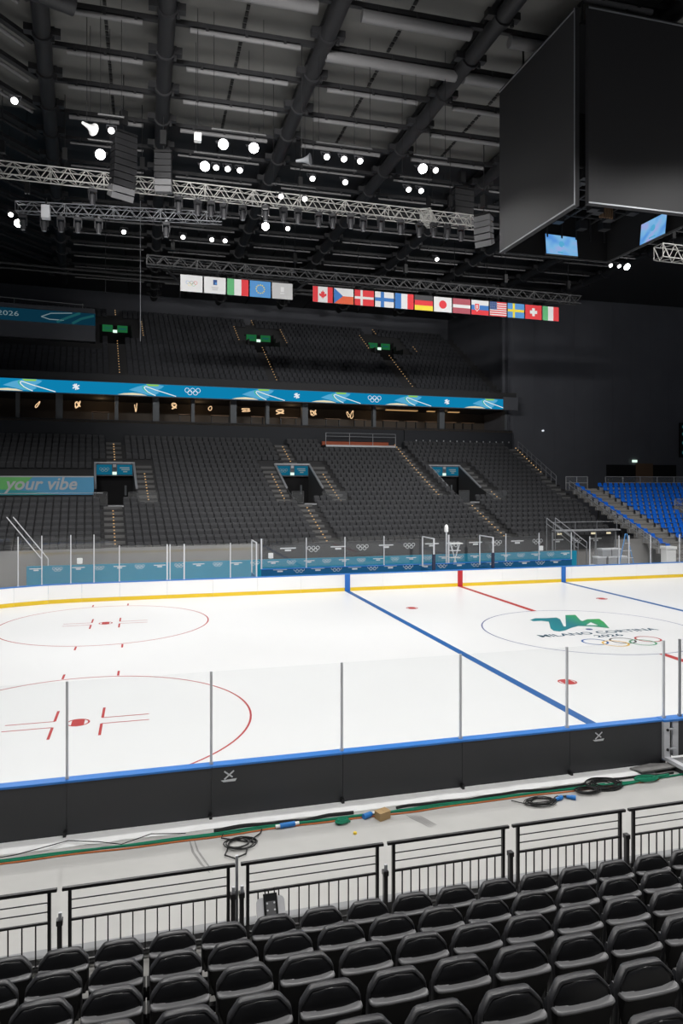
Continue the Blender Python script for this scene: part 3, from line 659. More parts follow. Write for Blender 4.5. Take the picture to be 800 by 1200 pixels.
# ---- seat prototype
def outline(hw, zt, zb, c=0.0):
    r = [(0, zt), (hw*0.55, zt-0.004), (hw*0.66, zt-0.013), (hw*0.94, zt-0.078), (hw*0.985, zt-0.100), (hw, zt-0.135), (hw, zt-0.28), (hw, zb)]
    return [(-x, z) for x, z in r[::-1]][:-1]+r
def inset(pts, d):
    cx = 0; cz = sum(p[1] for p in pts)/len(pts); w = max(p[0] for p in pts); zt = max(p[1] for p in pts); zb = min(p[1] for p in pts); h = (zt-zb)/2; zm = (zt+zb)/2
    return [(p[0]*(1-d/w), zm+(p[1]-zm)*(1-d/h)) for p in pts]
def lean(z): return -(z-0.45)*0.10
def make_seat():
    t = thing('padded_seat', 'x', 'seat', (0, 0, 0))
    ol = outline(0.228, 0.858, 0.44)
    def off(pts, d):                                   # true inward offset of the outline
        n = len(pts); out = []
        for i in range(n):
            p0, p1, p2 = Vector(pts[i-1]), Vector(pts[i]), Vector(pts[(i+1) % n])
            e1, e2 = (p1-p0).normalized(), (p2-p1).normalized()
            m = Vector((e1.y+e2.y, -e1.x-e2.x)); k = max(0.6, m.length/2); m.normalize(); out.append((p1.x+m.x*d/k, p1.y+m.y*d/k))
        return out
    def crown(z): return 0.060*max(0.0, (z-0.69)/0.168)**1.5
    def ring(d, y): return [(a, y+lean(b)+crown(b), b) for a, b in off(ol, d)]
    mb = MB(); mb.loft([ring(0.022, 0.030), ring(0.006, 0.026), ring(0, 0.014), ring(0, -0.020), ring(0.003, -0.029), ring(0.009, -0.034), ring(0.015, -0.034)])
    back = part('backrest', mb, 'rim', t, smooth=True, local=True)
    # rear cushion, laid out in bands so that it curves forward at the top
    mb = MB(); zs = [0.50, 0.60, 0.68, 0.72, 0.755, 0.785, 0.81, 0.828, 0.840]
    def hw_at(z):
        pts = off(ol, 0.017); best = 0.2
        R_ = [p for p in pts if p[0] >= 0]
        for (x0, z0), (x1, z1) in zip(R_, R_[1:]):
            if min(z0, z1) <= z <= max(z0, z1) and z0 != z1: best = x0+(x1-x0)*(z-z0)/(z1-z0)
        return best
    rows = []
    for z in zs:
        w_ = hw_at(z); rows.append([(w_*f, -0.030-0.016*(1-abs(f)**4)+lean(z)+crown(z), z) for f in (-1, -0.96, -0.85, -0.5, 0, 0.5, 0.85, 0.96, 1)])
    rows.append([(w_*f*0.98, -0.030+lean(0.843)+crown(0.843), 0.843) for f in (-1, -0.96, -0.85, -0.5, 0, 0.5, 0.85, 0.96, 1)])
    nc = 9; vs = [p for r_ in rows for p in r_]
    mb.add(vs, [(i*nc+k, i*nc+k+1, (i+1)*nc+k+1, (i+1)*nc+k) for i in range(len(rows)-1) for k in range(nc-1)])
    part('back_cushion', mb, 'pad', t, smooth=True, local=True)
    mb = MB(); mb.tube([(a, -0.036+lean(b)+crown(b), b) for a, b in off(ol, 0.016)], 0.004, 6); part('piping', mb, 'void', back, smooth=True, local=True)
    # plastic back shell: projecting top lip, face slanting in towards the seat below
    def sr(z, w, yr, wave=0.0):
        pts = [(-w, 0.0), (-w, yr+0.03), (-w+0.012, yr+0.008), (-w+0.035, yr), (-w*0.4, yr), (w*0.4, yr), (w-0.035, yr), (w-0.012, yr+0.008), (w, yr+0.03), (w, 0.0)]
        return [(x, y+lean(z), z+wave*(abs(x)/0.22)**3) for x, y in pts]
    mb = MB(); mb.loft([sr(0.30, 0.13, -0.030), sr(0.40, 0.165, -0.036), sr(0.52, 0.205, -0.052), sr(0.62, 0.222, -0.072), sr(0.692, 0.226, -0.090, 0.010)])
    sh_ = part('back_shell', mb, 'shell', t, smooth=True, local=True)
    mb = MB(); mb.loft([sr(0.692, 0.226, -0.090, 0.010), sr(0.697, 0.227, -0.094, 0.011), sr(0.704, 0.226, -0.094, 0.012), sr(0.711, 0.222, -0.088, 0.014), sr(0.715, 0.212, -0.076, 0.014), sr(0.717, 0.205, -0.040, 0.014)])
    part('lip', mb, 'lip', sh_, smooth=True, local=True)
    so2 = [(-0.19, 0.36), (-0.20, 0.43), (-0.20, 0.64), (-0.17, 0.69), (0.17, 0.69), (0.20, 0.64), (0.20, 0.43), (0.19, 0.36)]
    mb = MB(); mb.loft([[(a, y+lean(b)*0.6, b) for a, b in inset(so2, d)] for d, y in ((0.03, 0.13), (0.0, 0.115), (0.0, 0.06), (0.02, 0.045))])
    part('seat_pan', mb, 'pad', t, smooth=True, local=True)
    for s in (-1, 1):
        mb = MB(); mb.prism([(-0.06, 0.40), (0.10, 0.40), (0.06, 0.06), (0.0, 0.06)], lambda a, b, q: (s*0.236+q, a, b), -0.012, 0.012); part('side_bracket', mb, 'shell', t, local=True)
    mb = MB(); mb.box(-0.254, 0.254, -0.01, 0.05, 0.26, 0.32); part('beam', mb, 'shell', t, local=True)
    mb = MB(); mb.box(-0.03, 0.03, -0.005, 0.045, 0.0, 0.28); mb.box(-0.06, 0.06, -0.05, 0.09, 0.0, 0.012); part('leg', mb, 'shell', t, local=True)
    return t
seat0 = make_seat(); first = True
rown = ['front row behind the railing', 'second row from the railing', 'third row from the railing', 'fourth row from the railing', 'fifth row from the railing', 'sixth row from the railing', 'seventh row from the railing']
for k in range(1, 8):
    c = 0
    for j in range(-12, 30):
        x = -18.545+0.508*j; y = ROWY(k); z = ROWZ(k)
        seen = in_view((x-0.2, y, z+0.86), 8) or in_view((x+0.2, y, z+0.86), 8) or in_view((x, y, z+0.5), 0)
        if not seen and not (k < 6 and in_view((x, y, z+0.8), 170)): continue
        if seen: lab = f'black padded seat in the {rown[k-1]}, {nth(c)} from the left'; c += 1
        else: lab = f'black padded seat, {rown[k-1]}, beyond the {"left" if x < -16 else "right"} photo edge'
        mw = Matrix.Translation((x, y, z))
        if first: seat0.matrix_world = mw; seat0['label'] = lab; seat0['group'] = 'black padded seats in the near rows'; first = False
        else: dup(seat0, mw, lab, 'black padded seats in the near rows')

# ================================================================== FAR STAND, LOWER TIER  (bowl frame)
TY = lambda k: 18.9+0.78*k
TZ = lambda k: 0.97+0.32*k+0.002*k*k
NR = 24
XL, XR = -46.0, 19.6
XRF = lambda k: 18.55+0.0545*k
vom = [(-21.15, -18.1), (-6.65, -3.5), (7.85, 11.1)]
def cuts(k):
    c = []
    if 11 <= k <= 18: c += [(a-0.02, b+0.02) for a, b in vom]
    return c
def spans(x0, x1, cs):
    out = [(x0, x1)]
    for a, b in cs:
        nx = []
        for p, q in out:
            if b <= p or a >= q: nx.append((p, q)); continue
            if a > p: nx.append((p, a))
            if b < q: nx.append((b, q))
        out = nx
    return out
def aisles(k):
    a = []
    if k <= 10: a += [(-20.55, -19.3), (-6.5, -5.25), (7.7, 8.95)]
    else: a += [(5.6, 6.8)]
    if 10 <= k <= 18: a += [(-18.1, -16.8), (-7.9, -6.6), (-3.5, -2.2), (11.1, 12.0)]
    if k > 18: a += [(-20.2, -19.0), (-5.7, -4.5)]
    if k >= 10: a += [(XRF(k)-1.05, XRF(k))]
    if 11 <= k <= 16: a += [(XL, -21.2)]
    if k >= 22: a += [(-1.2, 5.7)]
    return a
mb = MB()
for k in range(NR):
    if 11 <= k <= 18:
        for a, b in vom: mb.box(a, b, TY(k)-0.5, TY(k)+0.28, 4.30, 4.50, 0)
    for a, b in spans(XL, XRF(k), cuts(k)):
        mb.box(a, b, TY(k)-0.5, TY(k)+0.30, TZ(k)-0.55, TZ(k))
    for a, b in aisles(k):
        a = max(a, -30)
        if b - a > 2: continue
        h = (TZ(k+1)-TZ(k))/2
        mb.box(a, b, TY(k)+0.0, TY(k)+0.29, TZ(k), TZ(k)+h, 1)
        mb.box(a, b, TY(k)-0.50, TY(k)-0.44, TZ(k)-0.02, TZ(k)+0.004, 1)
mb.box(-11.3, 8, 18.3, 18.42, FZ, 1.75, 0)
m2 = MB(); m2.box(XL, -11.3, 18.25, 18.42, FZ, 2.35); m2.box(9, 19.5, 18.25, 18.42, FZ, 1.9); struct('wall_stand_front', m2, 'grey_wall', BOWL)  # pale runs imitate glass reflections; right run added to brighten
struct('floor_terrace_far', mb, ['tier', 'tier_step'], BOWL)
mb = MB(); emblem_row(mb, -9.5, 15, 1.7, 1.95, 18.05, 0.95)
t = thing('dark_banner', 'dark banner with white emblems on the front wall of the far stand', 'banner', (3, 18.1, 1.3), fr=BOWL)
m2 = MB(); m2.box(-10.5, 16, 18.08, 18.2, 1.3, 2.35); part('fabric', m2, 'board_back', t)
part('print', mb, 'print', t, 'white printed emblems')
# seats
def far_chair_mb(mb, x, y, z, mi=0, mj=1):
    w = 0.225
    a = [(-w, 0.42), (-w, 0.78), (-w+0.05, 0.85), (w-0.05, 0.85), (w, 0.78), (w, 0.42)]
    mb.loft([[(x+p, y+0.30+(q-0.42)*0.12, z+q) for p, q in inset(a, 0.02)], [(x+p, y+0.33+(q-0.42)*0.12, z+q) for p, q in a], [(x+p, y+0.38+(q-0.42)*0.12, z+q) for p, q in a]], True, mi)
    b = [(-w+0.01, 0.34), (-w+0.01, 0.68), (-w+0.04, 0.72), (w-0.04, 0.72), (w-0.01, 0.68), (w-0.01, 0.34)]
    mb.loft([[(x+p, y+0.17, z+q) for p, q in inset(b, 0.02)], [(x+p, y+0.20, z+q) for p, q in b], [(x+p, y+0.28, z+q) for p, q in b]], True, mj)
fc = thing('stadium_chair', 'x', 'chair', (0, 0, 0), fr=BOWL)
w = 0.225
a_ = [(-w, 0.42), (-w, 0.78), (-w+0.05, 0.85), (w-0.05, 0.85), (w, 0.78), (w, 0.42)]
mb = MB(); mb.loft([[(p, 0.30+(q-0.42)*0.12, q) for p, q in inset(a_, 0.02)], [(p, 0.33+(q-0.42)*0.12, q) for p, q in a_], [(p, 0.38+(q-0.42)*0.12, q) for p, q in a_]]); part('backrest', mb, 'far_seat', fc, local=True)
b_ = [(-w+0.01, 0.34), (-w+0.01, 0.68), (-w+0.04, 0.72), (w-0.04, 0.72), (w-0.01, 0.68), (w-0.01, 0.34)]
mb = MB(); mb.loft([[(p, 0.17, q) for p, q in inset(b_, 0.02)], [(p, 0.20, q) for p, q in b_], [(p, 0.28, q) for p, q in b_]]); part('seat_pan', mb, 'far_pan', fc, local=True)
mb = MB(); mb.box(-0.03, 0.03, 0.26, 0.33, 0.0, 0.45); part('leg', mb, 'void', fc, local=True)
first = True; rest = MB()
NB = {4: 'lowest row above the glass', 5: 'second row above the glass', 6: 'third row above the glass'}
for k in range(2, NR):
    for j in range(-30, 80):
        x = -19.0+0.508*j
        if x < -30.5 or x > XRF(k)-0.3: continue
        if any(a-0.2 < x < b+0.2 for a, b in aisles(k)+cuts(k)): continue
        if k in NB and x > -27.5:
            blk = 'left of the left stairs' if x < -20 else 'between left and middle stairs' if x < -6 else 'between middle and right stairs' if x < 8.3 else 'right of the right stairs'
            lab = f'dark chair in the {NB[k]}, {blk}'; g = f'dark chairs {blk}, {NB[k]}'
            mw = BOWL @ Matrix.Translation((x, TY(k), TZ(k)))
            if first: fc.matrix_world = mw; fc['label'] = lab; fc['group'] = g; first = False
            else: dup(fc, mw, lab, g)
        else: far_chair_mb(rest, x, TY(k), TZ(k))
solo('stadium_chairs', rest, ['far_seat', 'far_pan'], 'remaining rows of dark folding chairs filling the far lower stand', 'chairs', (0, 25, 3), fr=BOWL, kind='stuff')

# vomitories
for i, (a, b) in enumerate(vom):
    nm = ['left', 'middle', 'right'][i]
    t = thing('entrance_tunnel', f'{nm} entrance tunnel of the far lower stand with two blue signs', 'entrance', ((a+b)/2, 30, 4.5), 'lower stand entrances', BOWL)
    y1 = TY(19)-0.5
    for s, x in ((-1, a), (1, b)):
        mb = MB(); x0, x1 = (x, x+0.12) if s < 0 else (x-0.12, x)
        ys = [27.2, 29.3, y1]; zs = [5.0, 5.75, 7.75]
        for q in range(2):
            mb.add([(x0, ys[q], 4.3), (x1, ys[q], 4.3), (x1, ys[q+1], 4.3), (x0, ys[q+1], 4.3), (x0, ys[q], zs[q]), (x1, ys[q], zs[q]), (x1, ys[q+1], zs[q+1]), (x0, ys[q+1], zs[q+1])],
                   [(0,3,2,1),(4,5,6,7),(0,1,5,4),(1,2,6,5),(2,3,7,6),(3,0,4,7)])
        part('side_wall', mb, 'tier', t)
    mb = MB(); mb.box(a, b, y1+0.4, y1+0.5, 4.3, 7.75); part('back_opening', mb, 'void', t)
    mb = MB(); mb.box(a, b, y1-0.05, y1+0.1, 6.75, 7.75); part('lintel', mb, 'dark', t)
    mb = MB()
    for x in (a+0.06, b-0.06): mb.bar((x, 29.3, 5.80), (x, y1, 7.80), 0.16, 0.10)
    mb.box(a, b, y1-0.12, y1+0.06, 7.75, 7.85); part('frame', mb, 'steel', t, 'pale metal frame')
    w = (b-a-0.5)/2
    for q, x0 in enumerate((a+0.18, b-0.18-w+0.12)):
        mb = MB(); mb.box(x0, x0+w-0.12, y1-0.11, y1-0.06, 6.85, 7.65); sg = part('sign', mb, 'sign_blue', t, 'blue sign')
        mb = MB(); cx = x0+(w-0.12)/2
        if q == 0: rings_mb(mb, lambda p, r_: (cx+p, y1-0.113, 7.25+r_), 0.75, (0,)*5, 0.25, 12)
        else:
            for (p0, p1, r0, r1) in ((-0.38,0.36,0.10,0.20), (-0.25,0.38,-0.04,0.05), (-0.12,0.2,-0.2,-0.1)):
                mb.add([(cx+p0, y1-0.113, 7.25+r0), (cx+p1, y1-0.113, 7.25+r0), (cx+p1, y1-0.113, 7.25+r1), (cx+p0, y1-0.113, 7.25+r1)], [(0,1,2,3)])
        part('sign_print', mb, 'led_text', sg)
    cx = (a+b)/2
    mb = MB(); mb.box(cx-0.16, cx+0.16, y1-0.12, y1-0.05, 6.85, 7.08); part('exit_light', mb, 'exit', t, 'lit exit sign')
    mb = MB(); mb.box(cx-0.12, cx+0.12, y1-0.14, y1-0.05, 7.45, 7.68); part('speaker', mb, 'steel', t)
    mb = MB(); mb.box(a+0.9, b-0.9, 27.0, 27.2, 4.50, 4.62); part('threshold', mb, 'steel', t)
    for x0, x1 in ((a-0.1, a+0.85), (b-0.75, b+1.3)):
        mb = MB(); mb.tube([(x0, 27.15, 5.55), (x1, 27.15, 5.55)], 0.025, 6)
        for x in (x0, x1): mb.tube([(x, 27.15, 4.5), (x, 27.15, 5.55)], 0.025, 6)
        part('handrail', mb, 'truss_d', t)
    for x0, x1 in ((a-0.1, a+0.85), (b-0.75, b+1.3)):
        mb = MB(); mb.box(x0+0.03, x1-0.03, 27.14, 27.16, 4.6, 5.5); part('guard_panel', mb, 'glass_rail', t)
    mb = MB()
    for x in (b-0.75,): mb.box(x, x+0.16, y1+0.30, y1+0.36, 5.2, 6.0)
    part('notice', mb, 'pillar', t)

# stair LED lines
def leds(x, k0, k1, ty, tz, label, x1=None, step=0.56, sz=0.05):
    mb = MB(); n = int((k1-k0)/step)
    for q in range(n+1):
        k = k0+q*step; xx = x+(0 if x1 is None else (x1-x)*q/max(1, n))
        y = ty(k)-0.5; z = tz(int(k)) if False else tz(k)
        mb.box(xx-sz, xx+sz, y-0.06, y-0.02, z+0.02, z+0.02+sz*1.3)
    solo('stair_light_strip', mb, 'dot', label, 'stair lights', (x, ty(k0), tz(k0)), 'stair light strips', BOWL)
def TZs(k): return TZ(k)
leds(-19.95, 4, 10, TY, TZs, 'amber stair lights below the left lower entrance')
leds(-5.88, 3, 10, TY, TZs, 'amber stair lights below the middle lower entrance')
leds(8.32, 3, 10, TY, TZs, 'amber stair lights below the right lower entrance')
leds(-17.45, 10.5, 17, TY, TZs, 'amber stair lights right of the left lower entrance')
leds(-19.6, 19.6, 23, TY, TZs, 'amber stair lights above the left lower entrance')
leds(-7.3, 10.5, 17, TY, TZs, 'amber stair lights left of the middle lower entrance')
leds(-2.85, 10.5, 17, TY, TZs, 'amber stair lights right of the middle lower entrance')
leds(-5.1, 19.6, 23.2, TY, TZs, 'amber stair lights above the middle lower entrance')
leds(6.2, 10.5, 24, TY, TZs, 'long amber stair lights left of the right lower entrance')
leds(11.55, 10.5, 13, TY, TZs, 'short amber stair lights right of the right lower entrance')
leds(19.15, 17.5, 24, TY, TZs, 'amber stair lights down the right end of the black stand', 19.5)

# rear platform with railing, seat backs row of lights
t = thing('viewing_platform', 'small orange floored platform with railing at the top of the lower stand', 'platform', (2.3, 36.6, 9.2), fr=BOWL)
mb = MB(); mb.box(-1.2, 5.7, 35.75, 37.3, 9.2, 9.65); part('base', mb, 'tier', t)
mb = MB(); mb.box(-1.2, 5.7, 35.70, 35.78, 9.50, 9.66); part('edge', mb, 'steel', t, 'pale metal edge')
mb = MB(); mb.box(-1.2, 5.7, 35.78, 37.3, 9.65, 9.70); mb.box(-1.1, 5.6, 37.18, 37.28, 9.7, 10.05); part('deck', mb, 'orange', t, 'orange red deck')
mb = MB()
for z in (10.45, 10.75): mb.tube([(-1.2, 35.74, z), (5.7, 35.74, z)], 0.03, 6)
for x in (-1.2, 1.1, 3.4, 5.7): mb.tube([(x, 35.74, 9.65), (x, 35.74, 10.75)], 0.03, 6)
part('railing', mb, 'alu_d', t)
mb = MB()
for q in range(15): mb.box(8.4+q*0.74-0.05, 8.4+q*0.74+0.05, 36.9, 36.96, 10.22, 10.36)
solo('marker_light_row', mb, 'steel', 'row of small pale dots along the top of the right lower block', 'light row', (13, 36.9, 9.6), fr=BOWL)

# left banner platform
t = thing('banner_wall', 'green and blue lettered banner wall left of the left entrance', 'banner', (-30, 27.6, 4.6), fr=BOWL)
mb = MB(); mb.box(-40, -21.2, 27.65, 31.6, 4.4, 6.72); part('wall', mb, 'tier', t)
mb = MB(); mb.box(-40, -21.2, 27.58, 27.65, 5.38, 6.62, 0)
mb.add([(-40,27.575,5.38), (-26.9,27.575,5.38), (-26.0,27.575,5.9), (-25.2,27.575,6.62), (-40,27.575,6.62)], [(0,1,2,3,4)], 1)
mb.add([(-28.5,27.572,5.38), (-23.4,27.572,5.38), (-24.6,27.572,5.55), (-26.2,27.572,5.72), (-27.6,27.572,5.78), (-28.5,27.572,5.72)], [(0,1,2,3,4,5)], 2)
part('fabric', mb, ['banner_blue', 'banner_green', 'banner_teal'], t)
mb = MB(); text_mb('your vibe', 4.75, None, 0.25, lambda a, b: (-27.05+a, 27.565, 5.46+b*1.0), 0, mb, 0.02); part('lettering', mb, 'print_dim', t, 'pale lettering')
mb = MB(); mb.box(-40, -21.2, 27.56, 27.68, 6.62, 6.70); part('cap', mb, 'steel', t)
mb = MB(); mb.tube([(-40, 26.95, 5.5), (-20.6, 26.95, 5.5)], 0.025, 6); part('handrail', mb, 'alu_d', t)

# parapet, suites
mb = MB(); mb.box(XL, 19.6, 37.6, 37.9, 9.0, 11.55); struct('wall_parapet', mb, 'parapet', BOWL)
mb = MB(); mb.box(7.4, 19.0, 37.45, 37.6, 9.75, 11.3); struct('wall_parapet_panel', mb, 'parapet', BOWL)
mb = MB(); mb.box(XL, 19.6, 43.0, 43.2, 11.0, 14.6); struct('wall_suites', mb, 'suite_wall', BOWL)
mb = MB(); mb.box(XL, 19.6, 37.6, 43.2, 11.3, 11.5); struct('floor_suites', mb, 'suite_wall', BOWL)
mb = MB(); mb.box(XL, 19.6, 36.6, 43.2, 13.65, 14.0); struct('ceiling_suites', mb, 'void', BOWL)
for i, x in enumerate([-27.1, -23.9, -19.3, -16.0, -12.8, -9.17, -6.0, -2.4, 4.6, 11.9, 19.3]):
    wd = 0.55 if i % 2 else 0.3
    mb = MB(); mb.box(x-wd/2, x+wd/2, 38.3, 38.8, 11.5, 13.65); struct('column_%d' % (i+1), mb, 'pillar', BOWL)
# pendant lamps: gold looped tubes
def loops(i):
    p, q, a, b, ph = [(1, 1, .22, .40, .5), (2, 3, .26, .40, .3), (1, 2, .12, .48, .8), (3, 2, .26, .36, 1.1), (1, 1, .2, .3, 1.2), (2, 1, .48, .24, .2), (3, 2, .46, .32, .5), (2, 3, .34, .36, .9), (1, 2, .40, .50, 1.3)][i]
    return [(a*math.sin(p*k*PI/18+ph), b*math.sin(q*k*PI/18)*(0.8+0.2*math.cos(k*PI/18))) for k in range(37)]
sh = [loops(i) for i in range(9)]
for i, (x, z) in enumerate([(-25.65,12.84),(-22.46,12.95),(-17.64,12.85),(-14.31,13.1),(-11.1,13.0),(-7.79,12.95),(-4.52,12.9),(-1.24,12.9),(2.51,12.85)]):
    t = thing('pendant_lamp', f'gold looped pendant lamp in the lounge band, {nth(i)} from the left', 'lamp', (x, 39.5, z), 'gold pendant lamps', BOWL)
    mb = MB(); mb.tube([(x+p*0.8, 39.5+0.10*math.sin(9*q), z+q*0.8) for p, q in sh[i]], 0.035, 6); part('glow_tube', mb, 'gold', t, smooth=True)
    mb = MB(); mb.tube([(x, 39.5, z+0.2), (x, 39.5, 13.65)], 0.012, 5); part('cord', mb, 'black', t)
for i, (x, l) in enumerate(((7.3, 1.7), (8.9, 1.9), (11.4, 0.8), (14.0, 1.2))):
    t = thing('ceiling_strip_lamp', f'warm ceiling strip lamp in the right lounges, {nth(i)} from the left', 'lamp', (x, 39.8, 13.4), 'ceiling strip lamps', BOWL)
    mb = MB(); mb.box(x-l/2, x+l/2, 39.6, 40.0, 13.42, 13.5); part('diffuser', mb, 'goldd', t)
    mb = MB(); mb.box(x-l/2, x+l/2, 39.55, 40.05, 13.5, 13.65); part('housing', mb, 'suite_wood', t)
for i, x in enumerate((-20.6, -13.3, -10.2, -6.8, -3.8, 0.6, 3.4, 6.6, 8.9, 11.2, 13.2, 15.3)):
    t = thing('lounge_table', f'wooden counter table in the lounge band, {nth(i)} from the left', 'table', (x, 39.2, 11.5), 'lounge tables', BOWL)
    wd = random.uniform(0.6, 1.05)
    mb = MB(); mb.box(x-wd, x+wd, 38.95, 39.4, 12.28, 12.36); part('tabletop', mb, 'suite_wood', t)
    for s in (-1, 1):
        mb = MB(); mb.box(x+s*(wd-0.1)-0.04, x+s*(wd-0.1)+0.04, 39.1, 39.3, 11.5, 12.28); part('leg', mb, 'black', t)
for i, x in enumerate((-20.5, -12, -3, 6, 14)):
    L = bpy.data.lights.new('lounge_light', 'POINT'); L.energy = 20; L.color = (1, 0.66, 0.36); L.shadow_soft_size = 0.3
    o = bpy.data.objects.new('lounge_light', L); COL.objects.link(o); o.location = BOWL @ Vector((x, 41, 13.2))

# LED ribbon
RBY = 36.3
t = thing('led_ribbon', 'long bright blue ribbon display along the upper stand front', 'display', (-10, RBY, 13.58), fr=BOWL)
mb = MB(); mb.box(XL, 17.7, RBY, RBY+0.1, 13.57, 14.56); part('screen', mb, 'led', t)
mb = MB(); mb.box(XL, 19.4, RBY+0.1, RBY+0.4, 13.5, 14.62); mb.box(17.7, 19.4, RBY-0.05, RBY+0.1, 13.5, 14.8); part('housing', mb, 'dark', t)
yq = RBY-0.004
for i, x in enumerate((-38.5, -26.0, -16.4, -6.8, 0.5, 7.8, 16.2)):
    mb = MB()
    mb.add([(x-2.9,yq,13.58),(x-2.4,yq,13.70),(x-1.7,yq,13.77),(x-1.0,yq,13.72),(x-0.5,yq,13.58)], [(0,1,2,3,4)], 1)
    mb.add([(x-2.0,yq+0.002,14.0),(x-1.3,yq+0.002,14.3),(x-0.5,yq+0.002,14.52),(x+0.4,yq+0.002,14.54),(x+0.9,yq+0.002,14.45),(x+0.7,yq+0.002,14.25),(x+0.3,yq+0.002,14.05),(x+0.5,yq+0.002,13.85),(x+0.1,yq+0.002,13.64),(x-0.5,yq+0.002,13.66),(x-1.2,yq+0.002,13.82)], [tuple(range(11))], 2)
    mb.add([(x-0.6,yq+0.001,14.54),(x+0.5,yq+0.001,14.54),(x+0.4,yq+0.001,14.4),(x-0.4,yq+0.001,14.38)], [(0,1,2,3)], 4)
    hp = [(x+1.9,13.6),(x+1.0,13.86),(x+0.2,14.08),(x-0.35,14.26),(x-0.62,14.34),(x-0.74,14.28),(x-0.68,14.12),(x-0.45,13.9),(x-0.1,13.72),(x+0.2,13.6)]
    for q in range(len(hp)-1):
        a, b = Vector((hp[q][0], hp[q][1])), Vector((hp[q+1][0], hp[q+1][1])); dn = (b-a).normalized()*0.035; dn = Vector((-dn.y, dn.x))
        mb.add([((a-dn).x,yq-0.003,(a-dn).y),((b-dn).x,yq-0.003,(b-dn).y),((b+dn).x,yq-0.003,(b+dn).y),((a+dn).x,yq-0.003,(a+dn).y)], [(0,1,2,3)], 0)
        a2, b2 = a+Vector((-0.14, 0.03)), b+Vector((-0.14, 0.03))
        mb.add([((a2-dn).x,yq-0.001,(a2-dn).y),((b2-dn).x,yq-0.001,(b2-dn).y),((b2+dn).x,yq-0.001,(b2+dn).y),((a2+dn).x,yq-0.001,(a2+dn).y)], [(0,1,2,3)], 3)
    part('swoosh_graphic', mb, ['led_white', 'led_cream', 'led_pale', 'led_green', 'led_lime'], t)
for x in (-22.54, -3.78, 11.4):
    mb = MB()
    for (a0, b0, a1, b1) in ((-0.26,-0.12,0.26,0.14), (-0.24,0.15,0.24,-0.14), (0.03,0.26,-0.03,-0.24), (-0.12,0.24,0.14,-0.2)):
        L = math.hypot(a1-a0, b1-b0); ux, uz = (a1-a0)/L*0.05, (b1-b0)/L*0.05
        mb.add([(x+a0-uz,yq,14.07+b0+ux),(x+a0+uz,yq,14.07+b0-ux),(x+a1+uz,yq,14.07+b1-ux),(x+a1-uz,yq,14.07+b1+ux)], [(0,1,2,3)])
    part('mark_graphic', mb, 'led_white', t)
for x in (-13.1, 3.8):
    mb = MB(); rings_mb(mb, lambda a, b: (x+a, yq, 14.07+b), 1.35, (0,)*5, 0.2, 16); part('rings_graphic', mb, 'led_white', t)

# ================================================================== UPPER TIER
UY = lambda k: 38.6+0.8*k
UZ = lambda k: 14.9+0.55*k
mb = MB()
uv = [(-20.6, -17.6), (-6.1, -2.9), (7.8, 11.0)]
for k in range(16):
    for a, b in spans(XL, 19.5, uv if 9 <= k <= 13 else []): mb.box(a, b, UY(k)-0.5, UY(k)+0.31, UZ(k)-0.7, UZ(k))
mb.box(XL, 19.5, 36.7, 38.1, 14.55, 14.9); mb.box(XL, 19.5, 36.72, 36.82, 14.6, 15.3)
struct('floor_terrace_upper', mb, 'tier', BOWL)
uv = [(-20.6, -17.6), (-6.1, -2.9), (7.8, 11.0)]
mb = MB()
for k in range(16):
    for j in range(-30, 78):
        x = -19.1+0.508*j
        if x < -34 or x > 18.4: continue
        c = [(-19.7, -18.4), (-5.7, -4.4), (8.1, 9.4)]
        if 9 <= k <= 13: c += [(a-0.9, b+0.9) for a, b in uv]
        if k >= 6 and k <= 12: c += [(XL, -20.6)]
        if any(a < x < b for a, b in c): continue
        far_chair_mb(mb, x, UY(k), UZ(k), 0, 0)
solo('upper_stadium_chairs', mb, 'up_seat', 'dim rows of dark chairs filling the far upper stand', 'chairs', (0, 45, 19), fr=BOWL, kind='stuff')
for i, (a, b) in enumerate(uv):
    nm = ['left', 'middle', 'right'][i]; yb = UY(13.2); zt = UZ(13.2)-0.35
    t = thing('upper_entrance', f'{nm} entrance of the far upper stand with two green signs', 'entrance', ((a+b)/2, yb, UZ(9)), 'upper stand entrances', BOWL)
    mb = MB(); mb.box(a, b, yb-0.3, yb+0.9, UZ(8)+0.3, zt+0.1); part('portal', mb, 'void', t)
    mb = MB(); mb.box(a-0.15, a, UY(9), yb+0.9, UZ(8), UZ(9)+1.0); part('side_wall', mb, 'tier', t)
    mb = MB(); mb.box(b, b+0.15, UY(9), yb+0.9, UZ(8), UZ(9)+1.0); part('side_wall', mb, 'tier', t)
    cx = (a+b)/2
    for q, (x0, x1) in enumerate(((a+0.3, cx-0.22), (cx+0.22, b-0.3))):
        mb = MB(); mb.box(x0, x1, yb-0.38, yb-0.30, zt-0.55, zt+0.12); sg = part('sign', mb, 'sign_green', t, 'green sign')
        mb = MB(); c2 = (x0+x1)/2
        if q == 0: rings_mb(mb, lambda p, r_: (c2+p, yb-0.384, zt-0.21+r_), 0.62, (0,)*5, 0.25, 10)
        else: mb.add([(c2-0.33,yb-0.384,zt-0.28),(c2+0.33,yb-0.384,zt-0.28),(c2+0.33,yb-0.384,zt-0.15),(c2-0.33,yb-0.384,zt-0.15)], [(0,1,2,3)])
        part('sign_print', mb, 'led_teal', sg)
    mb = MB(); mb.box(cx-0.2, cx+0.2, yb-0.42, yb-0.32, zt-0.62, zt-0.36); part('exit_light', mb, 'exit', t, 'lit exit sign')
def leds_u(x, k0, k1, label): leds(x, k0, k1, lambda k: UY(k)+0.1, lambda k: UZ(k)+0.55, label, sz=0.038)
leds_u(-19.05, 0.5, 7.5, 'amber stair lights below the left upper entrance')
